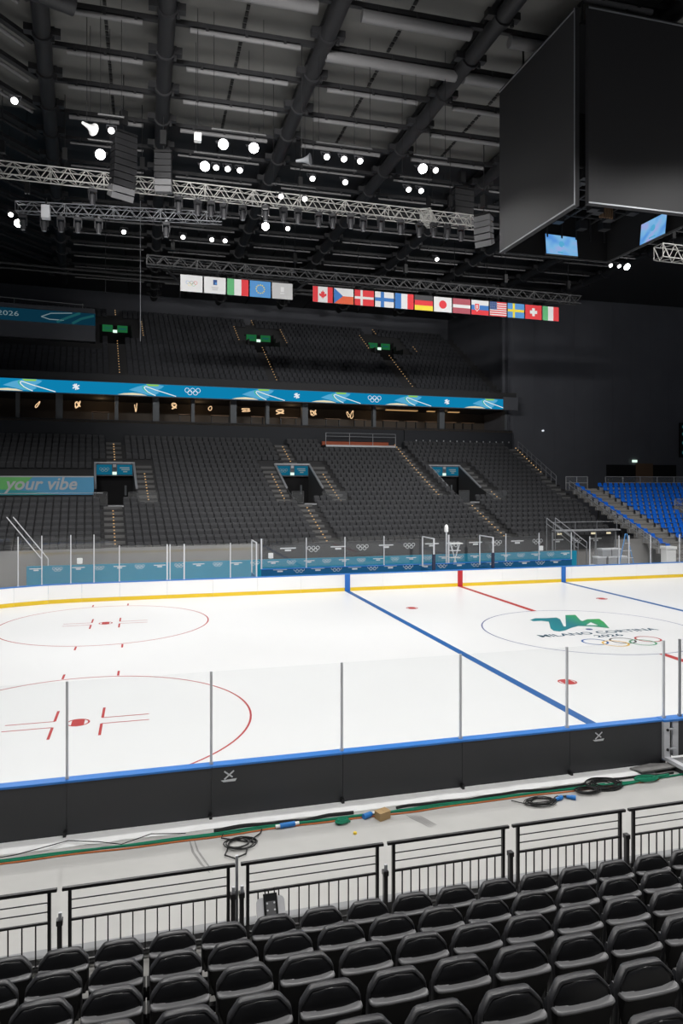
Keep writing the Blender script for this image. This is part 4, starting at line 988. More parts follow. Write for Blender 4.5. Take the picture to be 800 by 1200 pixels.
leds_u(-19.05, 13.8, 15.4, 'amber stair lights above the left upper entrance')
leds_u(-16.6, 9, 12.5, 'amber stair lights right of the left upper entrance')
leds_u(-5.1, 0.5, 8, 'amber stair lights below the middle upper entrance')
leds_u(-5.0, 13.8, 15.4, 'amber stair lights above the middle upper entrance')
leds_u(-7.2, 9.5, 13, 'amber stair lights left of the middle upper entrance')
leds_u(-2.2, 9.5, 13, 'amber stair lights right of the middle upper entrance')
leds_u(8.75, 0.5, 8, 'amber stair lights below the right upper entrance')
leds_u(9.1, 13.8, 15.4, 'amber stair lights above the right upper entrance')
leds_u(6.9, 9.5, 13.3, 'amber stair lights left of the right upper entrance')
leds_u(12.6, 9.5, 11, 'amber stair lights right of the right upper entrance')
t = thing('upper_display', 'dim blue display on the upper left balcony front', 'display', (-30, 43.4, 20.3), fr=BOWL)
mb = MB(); mb.box(-44, -21.0, 43.5, 48.5, 19.2, 22.2); part('balcony', mb, 'dark', t)
mb = MB(); mb.box(-44, -21.0, 43.42, 43.5, 20.65, 21.75); part('screen', mb, 'led_d', t)
mb = MB(); y = 43.41
text_mb('CORTINA 2026', 5.9, 0.42, 0, lambda a, b: (-33.35+a, y, 21.05+b), 0, mb)
for hp, mi in (([(-23.0,21.65),(-24.8,21.5),(-25.6,21.15),(-24.9,20.95),(-23.7,20.95)], 0), ([(-22.3,21.7),(-23.4,21.2),(-24.3,20.75)], 1), ([(-21.1,21.55),(-22.2,21.2),(-23.0,20.7)], 1)):
    for q in range(len(hp)-1):
        a, b = Vector(hp[q]), Vector(hp[q+1]); dn = (b-a).normalized()*(0.04 if mi == 0 else 0.11); dn = Vector((-dn.y, dn.x))
        mb.add([((a-dn).x,y,(a-dn).y),((b-dn).x,y,(b-dn).y),((b+dn).x,y,(b+dn).y),((a+dn).x,y,(a+dn).y)], [(0,1,2,3)], mi)
part('graphic', mb, ['led_text', 'led_teal'], t)
mb = MB(); mb.tube([(-44, 44.5, 24.2), (-34, 44.4, 23.2), (-29, 44.3, 22.85), (-22.0, 44.2, 22.65)], 0.035, 6)
for x in (-27.9, -22.1): mb.tube([(x, 44.3, 22.0), (x, 44.3, 22.8)], 0.03, 6)
part('handrail', mb, 'steel', t)

# big dark walls
mb = MB(); mb.box(XL, 21.0, 51.6, 52.0, 0, 27.0); struct('wall_back', mb, 'dark', BOWL)
mb = MB(); mb.box(19.5, 19.58, 38.2, 51.6, 0, 25.8); struct('wall_upper_end', mb, 'dark', BOWL)
WY = 41.2
mb = MB(); mb.box(17.7, 75, WY, WY+0.4, -0.03, 26.0); mb.box(17.7, 75, WY-0.05, WY, 11.9, 12.0)
for q in range(22): mb.box(19+q*2.4, 19.03+q*2.4, WY-0.015, WY, 0, 26)
struct('wall_right', mb, 'dark')
t = thing('wall_display_column', 'dark display column with pale dots at the right edge', 'display', (39.9, WY-0.2, 9.0), fr=I4)
mb = MB(); mb.box(39.6, 40.8, WY-0.25, WY-0.02, 9.0, 12.9); part('panel', mb, 'void', t)
mb = MB()
for z in (9.4, 10.5, 11.5, 12.3): mb.box(39.85, 40.3, WY-0.27, WY-0.24, z, z+0.3)
part('dots', mb, 'led_teal', t)
mb = MB(); mb.box(33.45, 34.0, WY-0.2, WY-0.05, 8.42, 8.68); solo('exit_sign', mb, 'exit', 'small lit exit sign on the dark wall above the blue seats', 'exit sign', (33.7, WY-0.1, 8.5))
mb = MB(); mb.tube([(22.4,WY-0.2,11.7),(22.4,WY,11.7)], 0.09, 12); solo('wall_lamp', mb, 'led_white', 'tiny pale round lamp on the dark wall beside the black stand', 'lamp', (22.4, WY-0.1, 11.7))
mb = MB(); mb.box(30.2, 39.2, WY-0.08, WY-0.01, 6.2, 8.15, 0); mb.box(33.9, 36.1, WY-0.12, WY-0.08, 6.2, 8.3, 1); struct('door_1', mb, ['void', 'suite_wood'])

# ================================================================== BLUE STAND
GY = lambda j: 20.4+0.84*j
GZ = lambda j: 1.60+0.325*j
mb = MB()
for j in range(-3, 13):
    for a, b in ([(18.8, 40.0)] if j < 2 or j > 6 else [(18.8, 26.2), (29.5, 40)]):
        mb.box(a, b, GY(j)-0.42, GY(j)+0.42, GZ(j)-0.05, GZ(j), 0)
        mb.box(a, b, GY(j)-0.42, GY(j)-0.38, GZ(j)-0.32, GZ(j)-0.05, 1)
    mb.box(20.2, 21.6, GY(j)+0.0, GY(j)+0.42, GZ(j), GZ(j)+0.16, 0)
mb.box(18.8, 40, GY(12)+0.42, GY(12)+1.8, GZ(12)-0.05, GZ(12), 0)
for x in (19.4, 24, 28, 33): 
    for j in (0, 4, 8, 12): mb.box(x-0.05, x+0.05, GY(j)-0.05, GY(j)+0.05, FZ, GZ(j)-0.05, 1)
struct('floor_bleacher', mb, ['bleach', 'bleach_d'])
bc = thing('bucket_seat', 'x', 'seat', (0, 0, 0))
mb = MB()
prof = [(0.36, 0.0, 0.36), (0.37, 0.02, 0.32), (0.40, 0.12, 0.30), (0.41, 0.30, 0.32), (0.41, 0.36, 0.38), (0.40, 0.40, 0.50), (0.35, 0.42, 0.62), (0.28, 0.425, 0.65)]
rings = []
for w, y, z in prof:
    rings.append([(-w/2, y, z+0.02), (-w/2*0.6, y, z), (w/2*0.6, y, z), (w/2, y, z+0.02), (w/2, y+0.03, z+0.04), (-w/2, y+0.03, z+0.04)])
mb.loft(rings); part('shell', mb, 'bluechair', bc, smooth=True, local=True)
mb = MB(); mb.box(-0.2, 0.2, 0.14, 0.20, 0.0, 0.35); part('leg', mb, 'steel', bc, local=True)
first = True
for j in range(-2, 13):
    rn = nth(12-j)
    for i in range(36):
        x = 19.77+0.58*i
        if i in (1, 2, 3): continue
        if i == 0 and False: continue
        if 1 <= j <= 6 and 26.1 < x < 29.6: continue
        p = (x, GY(j)-0.1, GZ(j))
        if not in_view((p[0], p[1], p[2]+0.5), 60): continue
        side = 'in the single column left of the aisle' if i == 0 else 'right of the aisle'
        lab = f'blue plastic seat {side}, {rn} row from the top'; g = 'blue seats, ' + lab.split('seat ')[1]
        mw = Matrix.Translation(p)
        if first: bc.matrix_world = mw; bc['label'] = lab; bc['group'] = g; first = False
        else: dup(bc, mw, lab, g)
def fence(name, label, pts, h, posts, m='steel', glass=True, group=None, top2=True, fr=I4):
    t = thing(name, label, 'railing', pts[0], group, fr)
    mb = MB()
    for z in ((h, h*0.55) if top2 else (h,)): mb.tube([(x, y, q+z) for x, y, q in pts], 0.03, 6)
    part('rail', mb, m, t)
    P0, P1 = Vector(pts[0]), Vector(pts[-1])
    for k in range(posts+1):
        p = P0.lerp(P1, k/posts); mb = MB(); mb.tube([p, p+Vector((0, 0, h))], 0.035, 6); part('post', mb, m, t)
    if glass:
        mb = MB(); d = (P1-P0); nn = Vector((d.y, -d.x, 0)).normalized()*0.01; up = Vector((0, 0, h*0.95)); lo = Vector((0, 0, 0.08))
        mb.add([P0-nn+lo, P1-nn+lo, P1+nn+lo, P0+nn+lo, P0-nn+up, P1-nn+up, P1+nn+up, P0+nn+up], [(0,3,2,1),(4,5,6,7),(0,1,5,4),(1,2,6,5),(2,3,7,6),(3,0,4,7)])
        part('infill_panel', mb, 'glass_rail', t)
    return t
fence('stand_railing', 'long sloping grey railing between the black and blue stands', [(18.72, GY(-2), GZ(-2)), (18.72, GY(12), GZ(12))], 0.88, 14, 'steel', True, 'blue stand railings')
fence('stand_railing', 'short grey railing at the top left corner of the blue stand', [(18.75, GY(12)+0.6, GZ(12)), (21.0, GY(12)+0.6, GZ(12))], 1.25, 2, 'steel', True, 'blue stand railings')
fence('stand_railing', 'long grey railing along the top of the blue stand', [(22.9, GY(12)+0.6, GZ(12)), (38, GY(12)+0.6, GZ(12))], 1.25, 8, 'steel', True, 'blue stand railings')
fence('stand_railing', 'sloping grey railing inside the blue stand at the right edge', [(26.1, GY(0)-0.4, GZ(0)), (26.1, GY(6)+0.4, GZ(6)+0.1)], 1.0, 5, 'steel', True, 'blue stand railings')
fence('stand_railing', 'flat grey railing over the opening in the blue stand', [(26.1, GY(7)-0.5, GZ(7)), (29.6, GY(7)-0.5, GZ(7))], 0.9, 3, 'steel', True, 'blue stand railings')
fence('stand_railing', 'dim sloping railing at the upper right end of the black stand', [(XRF(14), TY(14), TZ(14)), (XRF(23), TY(23), TZ(23))], 1.0, 8, 'alu_d', False, 'black stand railings', True, BOWL)
mb = MB()
for k in range(NR): mb.box(XRF(k), XRF(k)+0.06, TY(k)-0.5, TY(k)+0.3, FZ, TZ(k)+0.15)
struct('wall_stand_end', mb, 'tier', BOWL)
t = thing('camera_platform', 'flat metal camera platform with lamps at the lower right of the black stand', 'platform', (13.0, 19.6, 2.5))
mb = MB(); mb.box(10.4, 15.7, 19.1, 19.9, 2.70, 2.78); part('deck', mb, 'steel', t, 'pale metal deck edge')
mb = MB()
for x in (10.2, 12, 13.8, 15.5): mb.box(x-0.05, x+0.05, 19.4, 19.5, FZ, 2.62)
part('support', mb, 'alu_d', t)
mb = MB(); mb.tube([(10.0, 19.3, 3.35), (15.6, 19.3, 3.35)], 0.02, 6)
for x in (10.2, 12, 13.8, 15.5): mb.tube([(x, 19.3, 2.78), (x, 19.3, 3.35)], 0.02, 6)
part('railing', mb, 'alu_d', t)
for x in (10.6, 13.4, 14.7):
    mb = MB(); mb.box(x-0.16, x+0.16, 19.12, 19.2, 2.45, 2.58); part('lamp', mb, 'led_cream', t, 'small lit lamp')
t = thing('step_handrail', 'pair of sloping metal handrails down to the lower right benches', 'handrail', (10.6, 18.5, 1.0))
for dx in (0, 0.7):
    mb = MB(); mb.tube([(9.4+dx, 18.9, 3.7), (10.9+dx, 17.3, 2.05)], 0.03, 6); mb.tube([(9.4+dx, 18.9, 3.3), (10.9+dx, 17.3, 1.65)], 0.02, 6)
    mb.tube([(9.4+dx, 18.9, FZ), (9.4+dx, 18.9, 3.7)], 0.03, 6); mb.tube([(10.9+dx, 17.3, FZ), (10.9+dx, 17.3, 2.05)], 0.03, 6); part('rail', mb, 'alu_d', t)
t = thing('corner_handrail', 'white steep handrail at the left edge of the far glass', 'handrail', (-24.0, 18.2, 0))
for dx in (0, 0.35):
    mb = MB(); mb.tube([(-26.2+dx, 19.4, 4.2), (-24.0+dx, 17.2, 1.9)], 0.03, 6); mb.tube([(-24.0+dx, 17.2, FZ), (-24.0+dx, 17.2, 1.9)], 0.03, 6); part('rail', mb, 'alu', t)
# pile of crates, bin and blue ladder behind the far right glass
k = 0
for (x, y, z) in ((12.2,17,FZ),(13.0,17,FZ),(13.8,17,FZ),(12.4,17,0.52),(13.3,17,0.52),(14.1,17,0.52),(12.8,17,1.07),(13.6,17,1.07)):
    t = thing('equipment_crate', f'grey equipment crate behind the far right glass, {nth(k)} of the pile', 'crate', (x, y, z), 'grey crates'); k += 1
    mb = MB(); mb.box(x-0.36, x+0.36, y-0.3, y+0.3, z, z+0.45); part('body', mb, 'steel', t, bevel=0.03)
    mb = MB(); mb.box(x-0.38, x+0.38, y-0.32, y+0.32, z+0.45, z+0.55); part('lid', mb, 'alu', t, bevel=0.02)
t = thing('waste_bin', 'white bin with a lid behind the far right glass', 'bin', (17.3, 16.0, FZ))
mb = MB(); mb.box(16.9, 17.7, 15.7, 16.3, FZ, 1.55); part('body', mb, 'white', t, bevel=0.04)
mb = MB(); mb.box(16.85, 17.75, 15.65, 16.35, 1.55, 1.75); part('lid', mb, 'white', t, bevel=0.03)
t = thing('step_ladder', 'light blue step ladder behind the far right glass', 'ladder', (13.5, 15.4, FZ))
for a, b in (((12.6,15.3,FZ),(13.4,15.5,2.75)), ((14.1,15.3,FZ),(13.5,15.5,2.75))):
    mb = MB(); mb.tube([a, b], 0.035, 6); part('rail', mb, 'flag_lb', t)
for z in (0.6, 1.1, 1.6, 2.1):
    f = (z-FZ)/(2.75-FZ); mb = MB(); mb.tube([(12.6+0.8*f, 15.3, z), (14.1-0.6*f, 15.3, z)], 0.02, 6); part('rung', mb, 'alu', t)

# ================================================================== ROOF
ZR = 25.9
mb = MB(); mb.box(-60, 70, -45, 13.9, ZR, ZR+0.3, 0); mb.box(-60, 70, 13.9, 62, ZR, ZR+0.3, 1)  # far deck coloured black where the ice's bounce light fades
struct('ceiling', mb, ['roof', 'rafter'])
mb = MB()
for x in (-14.2, -7.65, -1.1, 5.4, -19.9):
    y = -10
    while y < 55: mb.box(x-0.07, x+0.07, y, y+0.28, ZR-0.06, ZR-0.002); y += 0.42
struct('ceiling_perforated_strips', mb, 'roof_seam')
raf = [-17.45, -10.9, -4.4, 2.1, 8.6, 15.1, 21.6]
py = [-8.5, -5.5, -2.5, 0.5, 3.5, 6.4, 9.3, 12.3, 15.3, 18.3, 21.3, 24.3, 27.3, 30.3, 33.3, 36.3, 39.5, 43]
def rafter(i, p, q):
    mb = MB(); P, Q = Vector(p), Vector(q)
    mb.tube([P, Q], 0.35, 12)
    mb.bar(P+Vector((0,0,0.6)), Q+Vector((0,0,0.6)), 0.4, 0.3)
    L = (Q-P).length; d = (Q-P)/L; s = Vector((d.y, -d.x, 0))
    for k in range(int(L/3)):
        c = P+d*(1.4+3*k); mb.tube([c-d*0.12, c+d*0.12], 0.44, 12); mb.bar(c-s*0.72+Vector((0,0,0.05)), c+s*0.72+Vector((0,0,0.05)), 0.34, 0.3)
        mb.bar(c+s*0.42+Vector((0,0,-0.35)), c+s*0.42+Vector((0,0,0.3)), 0.12, 0.12)
    struct('beam_rafter_%d' % (i+1), mb, 'rafter', smooth=True)
for i, x in enumerate(raf): rafter(i, (x, -14, 25.05), (x, 49, 25.05))
rafter(7, (-20.9, -14, 25.05), (-25.6, 45, 25.05))
pidx = 0
for a, b in [(-24, -17.45)]+[(raf[i], raf[i+1]) for i in range(len(raf)-1)]:
    for y in py:
        big = abs(y-0.5) < 0.1 or abs(y-3.5) < 0.1 and a > -17
        mb = MB(); r_ = 0.25 if big else 0.11 if y < 14 else 0.06
        xx0 = -20.9-(y+14)*0.0797 if a == -24 else a
        g = 0.95 if not big else (0.9 if y < 1 else 0.2)
        mb.tube([(xx0+g, y, 24.85 if big else 25.0), (b-g, y, 24.85 if big else 25.0)], r_, 10, 0)
        mb.box(xx0+0.3, b-0.3, y-0.10, y+0.10, 25.14, 25.34, 1)
        for q in range(1, 4):
            x = xx0+(b-xx0)*q/4; mb.box(x-0.06, x+0.06, y-0.15, y+0.15, 25.0, 25.3, 1)
        pidx += 1; struct('beam_purlin_%d' % pidx, mb, ['pipe', 'rafter'], smooth=True)
for y in py[3:]:                                              # fanned purlins of the left corner bay
    xe = -20.9-(y+14)*0.0797
    mb = MB(); mb.tube([(xe-0.8, y, 25.0), (xe-7, y-8.0, 25.0)], 0.08, 8, 0 if y < 14 else 1); mb.bar((xe-0.4, y, 25.22), (xe-7, y-8.2, 25.22), 0.25, 0.2, 1)  # rear pipes turn black too, continuing the painted light falloff
    pidx += 1; struct('beam_purlin_%d' % pidx, mb, ['pipe', 'rafter'], smooth=True)
mb = MB(); mb.tube([(-20.9, 2.1, 24.4), (-31, -2.0, 24.4)], 0.40, 12); struct('beam_corner', mb, 'rafter', smooth=True)
# bracing deep in the far roof
for i, (p, q) in enumerate((((-13.2,34,24.6),(-10.9,38,23.0)), ((-9.0,34,24.6),(-12.5,38,23)), ((-3.5,34,24.6),(-6,38,23)), ((2.0,34,24.6),(-1.0,38,23)), ((6,34,24.6),(9,38,23)), ((-17.5,34,24.6),(-14.5,38,23)), ((13,34,24.6),(16,38,23)))):
    mb = MB(); mb.tube([p, q], 0.12, 8); struct('beam_brace_%d' % (i+1), mb, 'truss_d')
for i, (y, z) in enumerate(((36.6, 23.4), (38.6, 24.3), (40.5, 24.9))):
    mb = MB(); mb.tube([(-40, y, z), (19, y, z)], 0.07, 8); struct('beam_rear_%d' % (i+1), mb, 'truss_d', BOWL)

# ---- hanging trusses
def truss(label, p, q, s, m, cell=0.9, group=None, hang=(), bulky=0.032):
    P, Q = Vector(p), Vector(q); d = (Q-P).normalized(); sd = Vector((d.y, -d.x, 0)).normalized()*s/2; up = Vector((0, 0, s/2))
    t = thing('lighting_truss', label, 'truss', ((P+Q)/2)[:], group)
    cs = [sd+up, -sd+up, -sd-up, sd-up]
    for c in cs:
        mb = MB(); mb.tube([P+c, Q+c], bulky, 6); part('chord', mb, m, t)
    mb = MB(); L = (Q-P).length; n = int(L/cell)
    for k in range(n):
        a = P+d*(L*k/n); b = P+d*(L*(k+1)/n); mid = (a+b)/2
        for c0, c1 in ((cs[0], cs[3]), (cs[1], cs[2]), (cs[0], cs[1]), (cs[3], cs[2])):
            mb.bar(a+c0, mid+c1, bulky*1.1); mb.bar(mid+c1, b+c0, bulky*1.1)
    for k in range(0, n+1, 3):
        a = P+d*(L*k/n)
        for c0, c1 in ((cs[0], cs[1]), (cs[1], cs[2]), (cs[2], cs[3]), (cs[3], cs[0])): mb.bar(a+c0, a+c1, bulky*1.2)
    part('lacing', mb, m, t)
    for f in hang:
        mb = MB(); a = P.lerp(Q, f); mb.tube([a+up, (a.x, a.y, ZR-0.01)], 0.02, 5); mb.box(a.x-0.12, a.x+0.12, a.y-0.12, a.y+0.12, a.z+s/2+0.5, a.z+s/2+1.1)
        part('suspension', mb, 'black', t)
    return t
truss('long silver lighting truss across the hall above the flags', (-28.0, 11.85, 21.78), (0.95, 12.1, 21.62), 0.62, 'truss', 0.85, 'lighting trusses', (0.1, 0.2, 0.33, 0.62, 0.93))
truss('short dim truss with moving lights below the long silver one', (-24.8, 14.0, 20.70), (-14.25, 12.8, 20.70), 0.5, 'truss_d' if False else 'alu_d', 0.8, 'lighting trusses', (0.05, 0.6), 0.026)
truss('silver truss seen below the scoreboard at the right', (11.6, 10.0, 20.2), (22, 10.0, 20.0), 0.8, 'truss', 0.85, 'lighting trusses', (0.1, 0.8))
truss('short silver truss running back beside the right speaker cluster', (-2.2, 13.2, 22.3), (0.2, 18.0, 23.6), 0.6, 'truss', 0.85, 'lighting trusses', (0.5,), 0.03)
FT0, FT1 = Vector((-16.5, 19.2, 19.62)), Vector((12.0, 20.6, 19.62))
truss('dark flag truss carrying the row of national flags', (-18.2, 19.1, 19.95), (13.2, 20.66, 19.95), 0.55, 'truss_d', 1.0, 'lighting trusses', (0.05, 0.3, 0.55, 0.8, 0.97), 0.045)

# ---- flags
FA = math.atan2(20.57-19.2, 11.46+16.19)
def flag(s0, w, label, design):
    h = 1.04
    c, s_ = math.cos(FA), math.sin(FA)
    x = -16.19+s0*c; y = 19.2+s0*s_
    t = thing('flag', label, 'flag', (x, y, 18.25), 'row of hanging flags', rz=FA)
    def slab(a0, a1, b0, b1, z=0.0, mb=None, mi=0):
        mb = mb or MB(); mb.add([(a0*w,-z,b0*h),(a1*w,-z,b0*h),(a1*w,-z,b1*h),(a0*w,-z,b1*h)], [(0,1,2,3)], mi); return mb
    mats = []; mb = MB()
    def L(m):
        if m not in mats: mats.append(m)
        return mats.index(m)
    base = L(design[0]); mb.box(0, w, 0.0, 0.012, 0, h, base)
    z = 0.002
    for d in design[1:]:
        k = d[0]; m = L(d[1])
        if k == 'r': slab(d[2], d[3], d[4], d[5], z, mb, m)
        elif k == 'p': mb.add([(a*w, -z, b*h) for a, b in d[2]], [tuple(range(len(d[2])))], m)
        elif k == 'c': mb.add([(d[2]*w+d[4]*h*math.cos(2*PI*q/24), -z, d[3]*h+d[4]*h*math.sin(2*PI*q/24)) for q in range(24)], [tuple(range(24))], m)
        elif k == 'rings': rings_mb(mb, lambda a, b: (w*0.5+a, -z, h*0.5+b), 0.72, [L(q) for q in d[2]], 0.16, 14)
        z += 0.002
    part('cloth', mb, mats, t, local=True)
    mb = MB(); mb.tube([(-0.02, 0.006, h+0.02), (w+0.02, 0.006, h+0.02)], 0.022, 6); part('batten', mb, 'black', t, local=True)
    mb = MB()
    for a in (0.08*w, 0.92*w): mb.tube([(a, 0.006, h+0.02), (a, 0.006, h+0.42)], 0.012, 5)
    part('tie', mb, 'black', t, local=True)
V3 = lambda a, b, c: [b, ('r', a, 0, .333, 0, 1), ('r', c, .667, 1, 0, 1)]
H3 = lambda a, b, c: [b, ('r', a, 0, 1, .667, 1), ('r', c, 0, 1, 0, .333)]
leaf = [(.5,.80),(.54,.66),(.60,.70),(.58,.52),(.66,.58),(.69,.50),(.66,.42),(.56,.34),(.57,.29),(.51,.31),(.51,.20),(.49,.20),(.49,.31),(.43,.29),(.44,.34),(.34,.42),(.31,.50),(.34,.58),(.42,.52),(.40,.70),(.46,.66)]
us = ['flag_w']+[('r', 'flag_r', 0, 1, i/13, (i+1)/13) for i in range(0, 13, 2)]+[('r', 'flag_n', 0, .42, 6/13, 1)]
us += [('c', 'flag_w', 0.05+0.08*i, 0.53+0.1*j, 0.014) for i in range(5) for j in range(5)]
eu = ['flag_lb']+[('c', 'flag_y', .5+.20*math.cos(i*PI/6), .5+.26*math.sin(i*PI/6), 0.04) for i in range(12)]
cross = lambda bg, c, t: [bg, ('r', c, .30, .30+t*0.75, 0, 1), ('r', c, 0, 1, .5-t/2, .5+t/2)]
FL = [('white flag with five coloured rings, leftmost of the row', ['flag_w', ('rings', 'flag_w', ('flag_lb', 'flag_k', 'flag_r', 'flag_y', 'flag_g'))]),
 ('white flag with a small navy emblem and lines of text', ['flag_w', ('r', 'flag_n', .42, .60, .52, .84), ('c', 'flag_lb', .55, .62, .07), ('r', 'flag_gy', .34, .66, .36, .41), ('r', 'flag_gy', .36, .64, .28, .33), ('r', 'flag_gy', .38, .62, .20, .25)]),
 ('green white red upright striped flag left of the blue starred flag', V3('flag_g', 'flag_w', 'flag_r')),
 ('sky blue flag with a ring of yellow stars', eu),
 ('pale grey flag with a faint emblem before the gap', ['flag_gy', ('r', 'flag_w', .42, .58, .45, .75), ('r', 'flag_w', .40, .60, .32, .38)])]
for i, (lab, d) in enumerate(FL): flag(0.02+1.462*i, 1.37, lab, d)
FR = [('red and white flag with a red maple leaf', ['flag_w', ('r', 'flag_r', 0, .26, 0, 1), ('r', 'flag_r', .74, 1, 0, 1), ('p', 'flag_r', leaf)]),
 ('white over orange red flag with a blue triangle', ['flag_w', ('r', 'flag_o', 0, 1, 0, .5), ('p', 'flag_b', [(0,0),(.46,.5),(0,1)])]),
 ('red flag with an off-centre white cross', cross('flag_r', 'flag_w', .16)),
 ('white flag with an off-centre blue cross', cross('flag_w', 'flag_b', .24)),
 ('blue white red upright striped flag', V3('flag_b', 'flag_w', 'flag_r')),
 ('black red yellow level striped flag', H3('flag_k', 'flag_r', 'flag_y')),
 ('white flag with a red disc', ['flag_w', ('c', 'flag_r', .5, .5, .28)]),
 ('maroon flag with a narrow white band', ['flag_m', ('r', 'flag_w', 0, 1, .38, .60)]),
 ('white blue red striped flag with a red shield', H3('flag_w', 'flag_b', 'flag_r')+[('p', 'flag_w', [(.17,.78),(.47,.78),(.46,.42),(.32,.22),(.18,.42)]), ('p', 'flag_r', [(.20,.75),(.44,.75),(.43,.43),(.32,.28),(.21,.43)]), ('r', 'flag_w', .30, .34, .38, .70), ('r', 'flag_w', .25, .39, .58, .63), ('r', 'flag_w', .26, .38, .48, .52)]),
 ('red and white narrow striped flag with a starred navy corner', us),
 ('blue flag with an off-centre yellow cross', cross('flag_lb', 'flag_y', .18)),
 ('red flag with a short white plus in the middle', ['flag_r', ('r', 'flag_w', .42, .58, .22, .78), ('r', 'flag_w', .28, .72, .39, .61)]),
 ('green white red upright striped flag at the right end', V3('flag_g', 'flag_w', 'flag_r'))]
FR = FR[:12]+[FR[12]]
for i, (lab, d) in enumerate(FR): flag(8.62+1.470*i, 1.38, lab, d)

# ---- scoreboard cube
X0, X1, Y0, Y1, ZB, ZT = -2.77, 2.9, -3.43, 2.77, 16.7, 24.1
t = thing('scoreboard', 'huge dark hanging scoreboard with switched off screen faces', 'scoreboard', ((X0+X1)/2, (Y0+Y1)/2, ZB))
mb = MB(); mb.box(X0, X0+0.22, Y0+0.30, Y1, ZB, ZT); part('left_face', mb, 'cube', t)
mb = MB(); mb.box(X0+0.42, X1, Y0, Y0+0.22, ZB, ZT); part('front_face', mb, 'cube', t)
mb = MB(); mb.box(X0+0.28, X1, Y1-0.2, Y1, ZB, ZT); part('rear_face', mb, 'void', t)
mb = MB(); mb.box(X1-0.2, X1, Y0+0.25, Y1-0.22, ZB, ZT); part('right_face', mb, 'void', t)
mb = MB(); mb.box(X0+0.25, X1-0.22, Y0+0.25, Y1-0.22, ZT-0.6, ZT-0.5); part('ceiling_panel', mb, 'void', t)
mb = MB()
for z in (ZB+0.03, ZT-0.1):
    mb.bar((X0+0.42, Y0, z), (X1, Y0, z), 0.05); mb.bar((X0, Y1, z), (X1, Y1, z), 0.05); mb.bar((X0, Y0+0.3, z), (X0, Y1, z), 0.05); mb.bar((X1, Y0, z), (X1, Y1, z), 0.05)
mb.bar((X0+0.01, Y0+0.30, ZB), (X0+0.01, Y0+0.30, ZT), 0.03)
part('edge_frame', mb, 'alu_d', t, 'thin metal edging')
mb = MB(); rr = random.Random(2)
for q in range(7):
    x = X0+0.7+q*0.75; mb.bar((x, Y0+0.4, ZB+1.6), (x, Y1-0.4, ZB+1.6), 0.07); mb.bar((x, Y0+0.4, ZB+1.6), (x, Y0+0.4, ZB+3.0), 0.06); mb.bar((x, Y1-0.4, ZB+0.8), (x, Y1-0.4, ZB+3.0), 0.06)
for q in range(6):
    y = Y0+0.6+q*0.9; mb.bar((X0+0.4, y, ZB+1.6), (X1-0.4, y, ZB+1.6), 0.07)
for q in range(16):
    x, y = rr.uniform(X0+0.6, X1-0.6), rr.uniform(Y0+0.6, Y1-0.6); mb.box(x-0.2, x+0.2, y-0.2, y+0.2, ZB+1.2, ZB+1.6)
part('inner_frame', mb, 'rafter', t)
mb = MB()
for q in range(6): mb.box(0.9+0.12*q, 0.95+0.12*q, 0.5, 0.6, ZB+1.2, ZB+1.7)
part('cable_bunch', mb, 'suite_wood', t)
for x in (-2, 0, 2):
    for y in (-2.5, 2): mb = MB(); mb.tube([(x, y, ZT-0.5), (x, y, ZR-0.01)], 0.05, 6); part('hoist_chain', mb, 'black', t)
def small_screen(label, quad):
    Pq = [Vector(p) for p in quad]; nn = (Pq[1]-Pq[0]).cross(Pq[3]-Pq[0]).normalized()
    if nn.dot(CAMP-Pq[0]) < 0: nn = -nn
    c = sum(Pq, Vector())/4
    t = thing('small_screen', label, 'screen', c[:], 'small screens under the scoreboard')
    def slab(g, d0, d1):
        a = [c+(p-c)*g for p in Pq]; return MB().loft([[p+nn*d0 for p in a], [p+nn*d1 for p in a]])
    part('bezel', slab(1.03, -0.07, 0.0), 'black', t)
    part('display', slab(1.0, 0.002, 0.008), 'screen', t)
    ex = (Pq[1]-Pq[0]).normalized(); ey = (Pq[0]-Pq[3]).normalized(); mb = MB()
    W = (Pq[1]-Pq[0]).length
    for (x0, x1, y0, y1) in ((-0.14*W, 0.12*W, -0.27*W, -0.22*W),):
        mb.add([c+ex*x0+ey*y0+nn*0.012, c+ex*x1+ey*y0+nn*0.012, c+ex*x1+ey*y1+nn*0.012, c+ex*x0+ey*y1+nn*0.012], [(0,1,2,3)])
    part('caption', mb, 'led_pale', t); mb = MB()
    mb.add([c+ex*0.09*W*math.cos(q*PI/8)+ey*(0.03*W+0.10*W*math.sin(q*PI/8))+nn*0.012 for q in range(16)], [tuple(range(16))])
    part('emblem', mb, 'led_pale', t)
    mb = MB(); mb.bar((Pq[0]+Pq[1])/2-nn*0.04, Vector(((Pq[0]+Pq[1])/2).xy.to_3d())+Vector((0, 0, ZB+1.62)), 0.05); part('bracket', mb, 'black', t)
small_screen('small lit blue screen hanging under the scoreboard, left one', [(-0.64,2.42,17.66), (0.98,2.42,17.61), (0.85,2.12,16.66), (-0.77,2.12,16.66)])
small_screen('small lit blue screen hanging under the scoreboard, right one', [(2.66,0.05,17.56), (2.66,-1.55,17.56), (2.42,-1.72,16.58), (2.42,-0.15,16.58)])

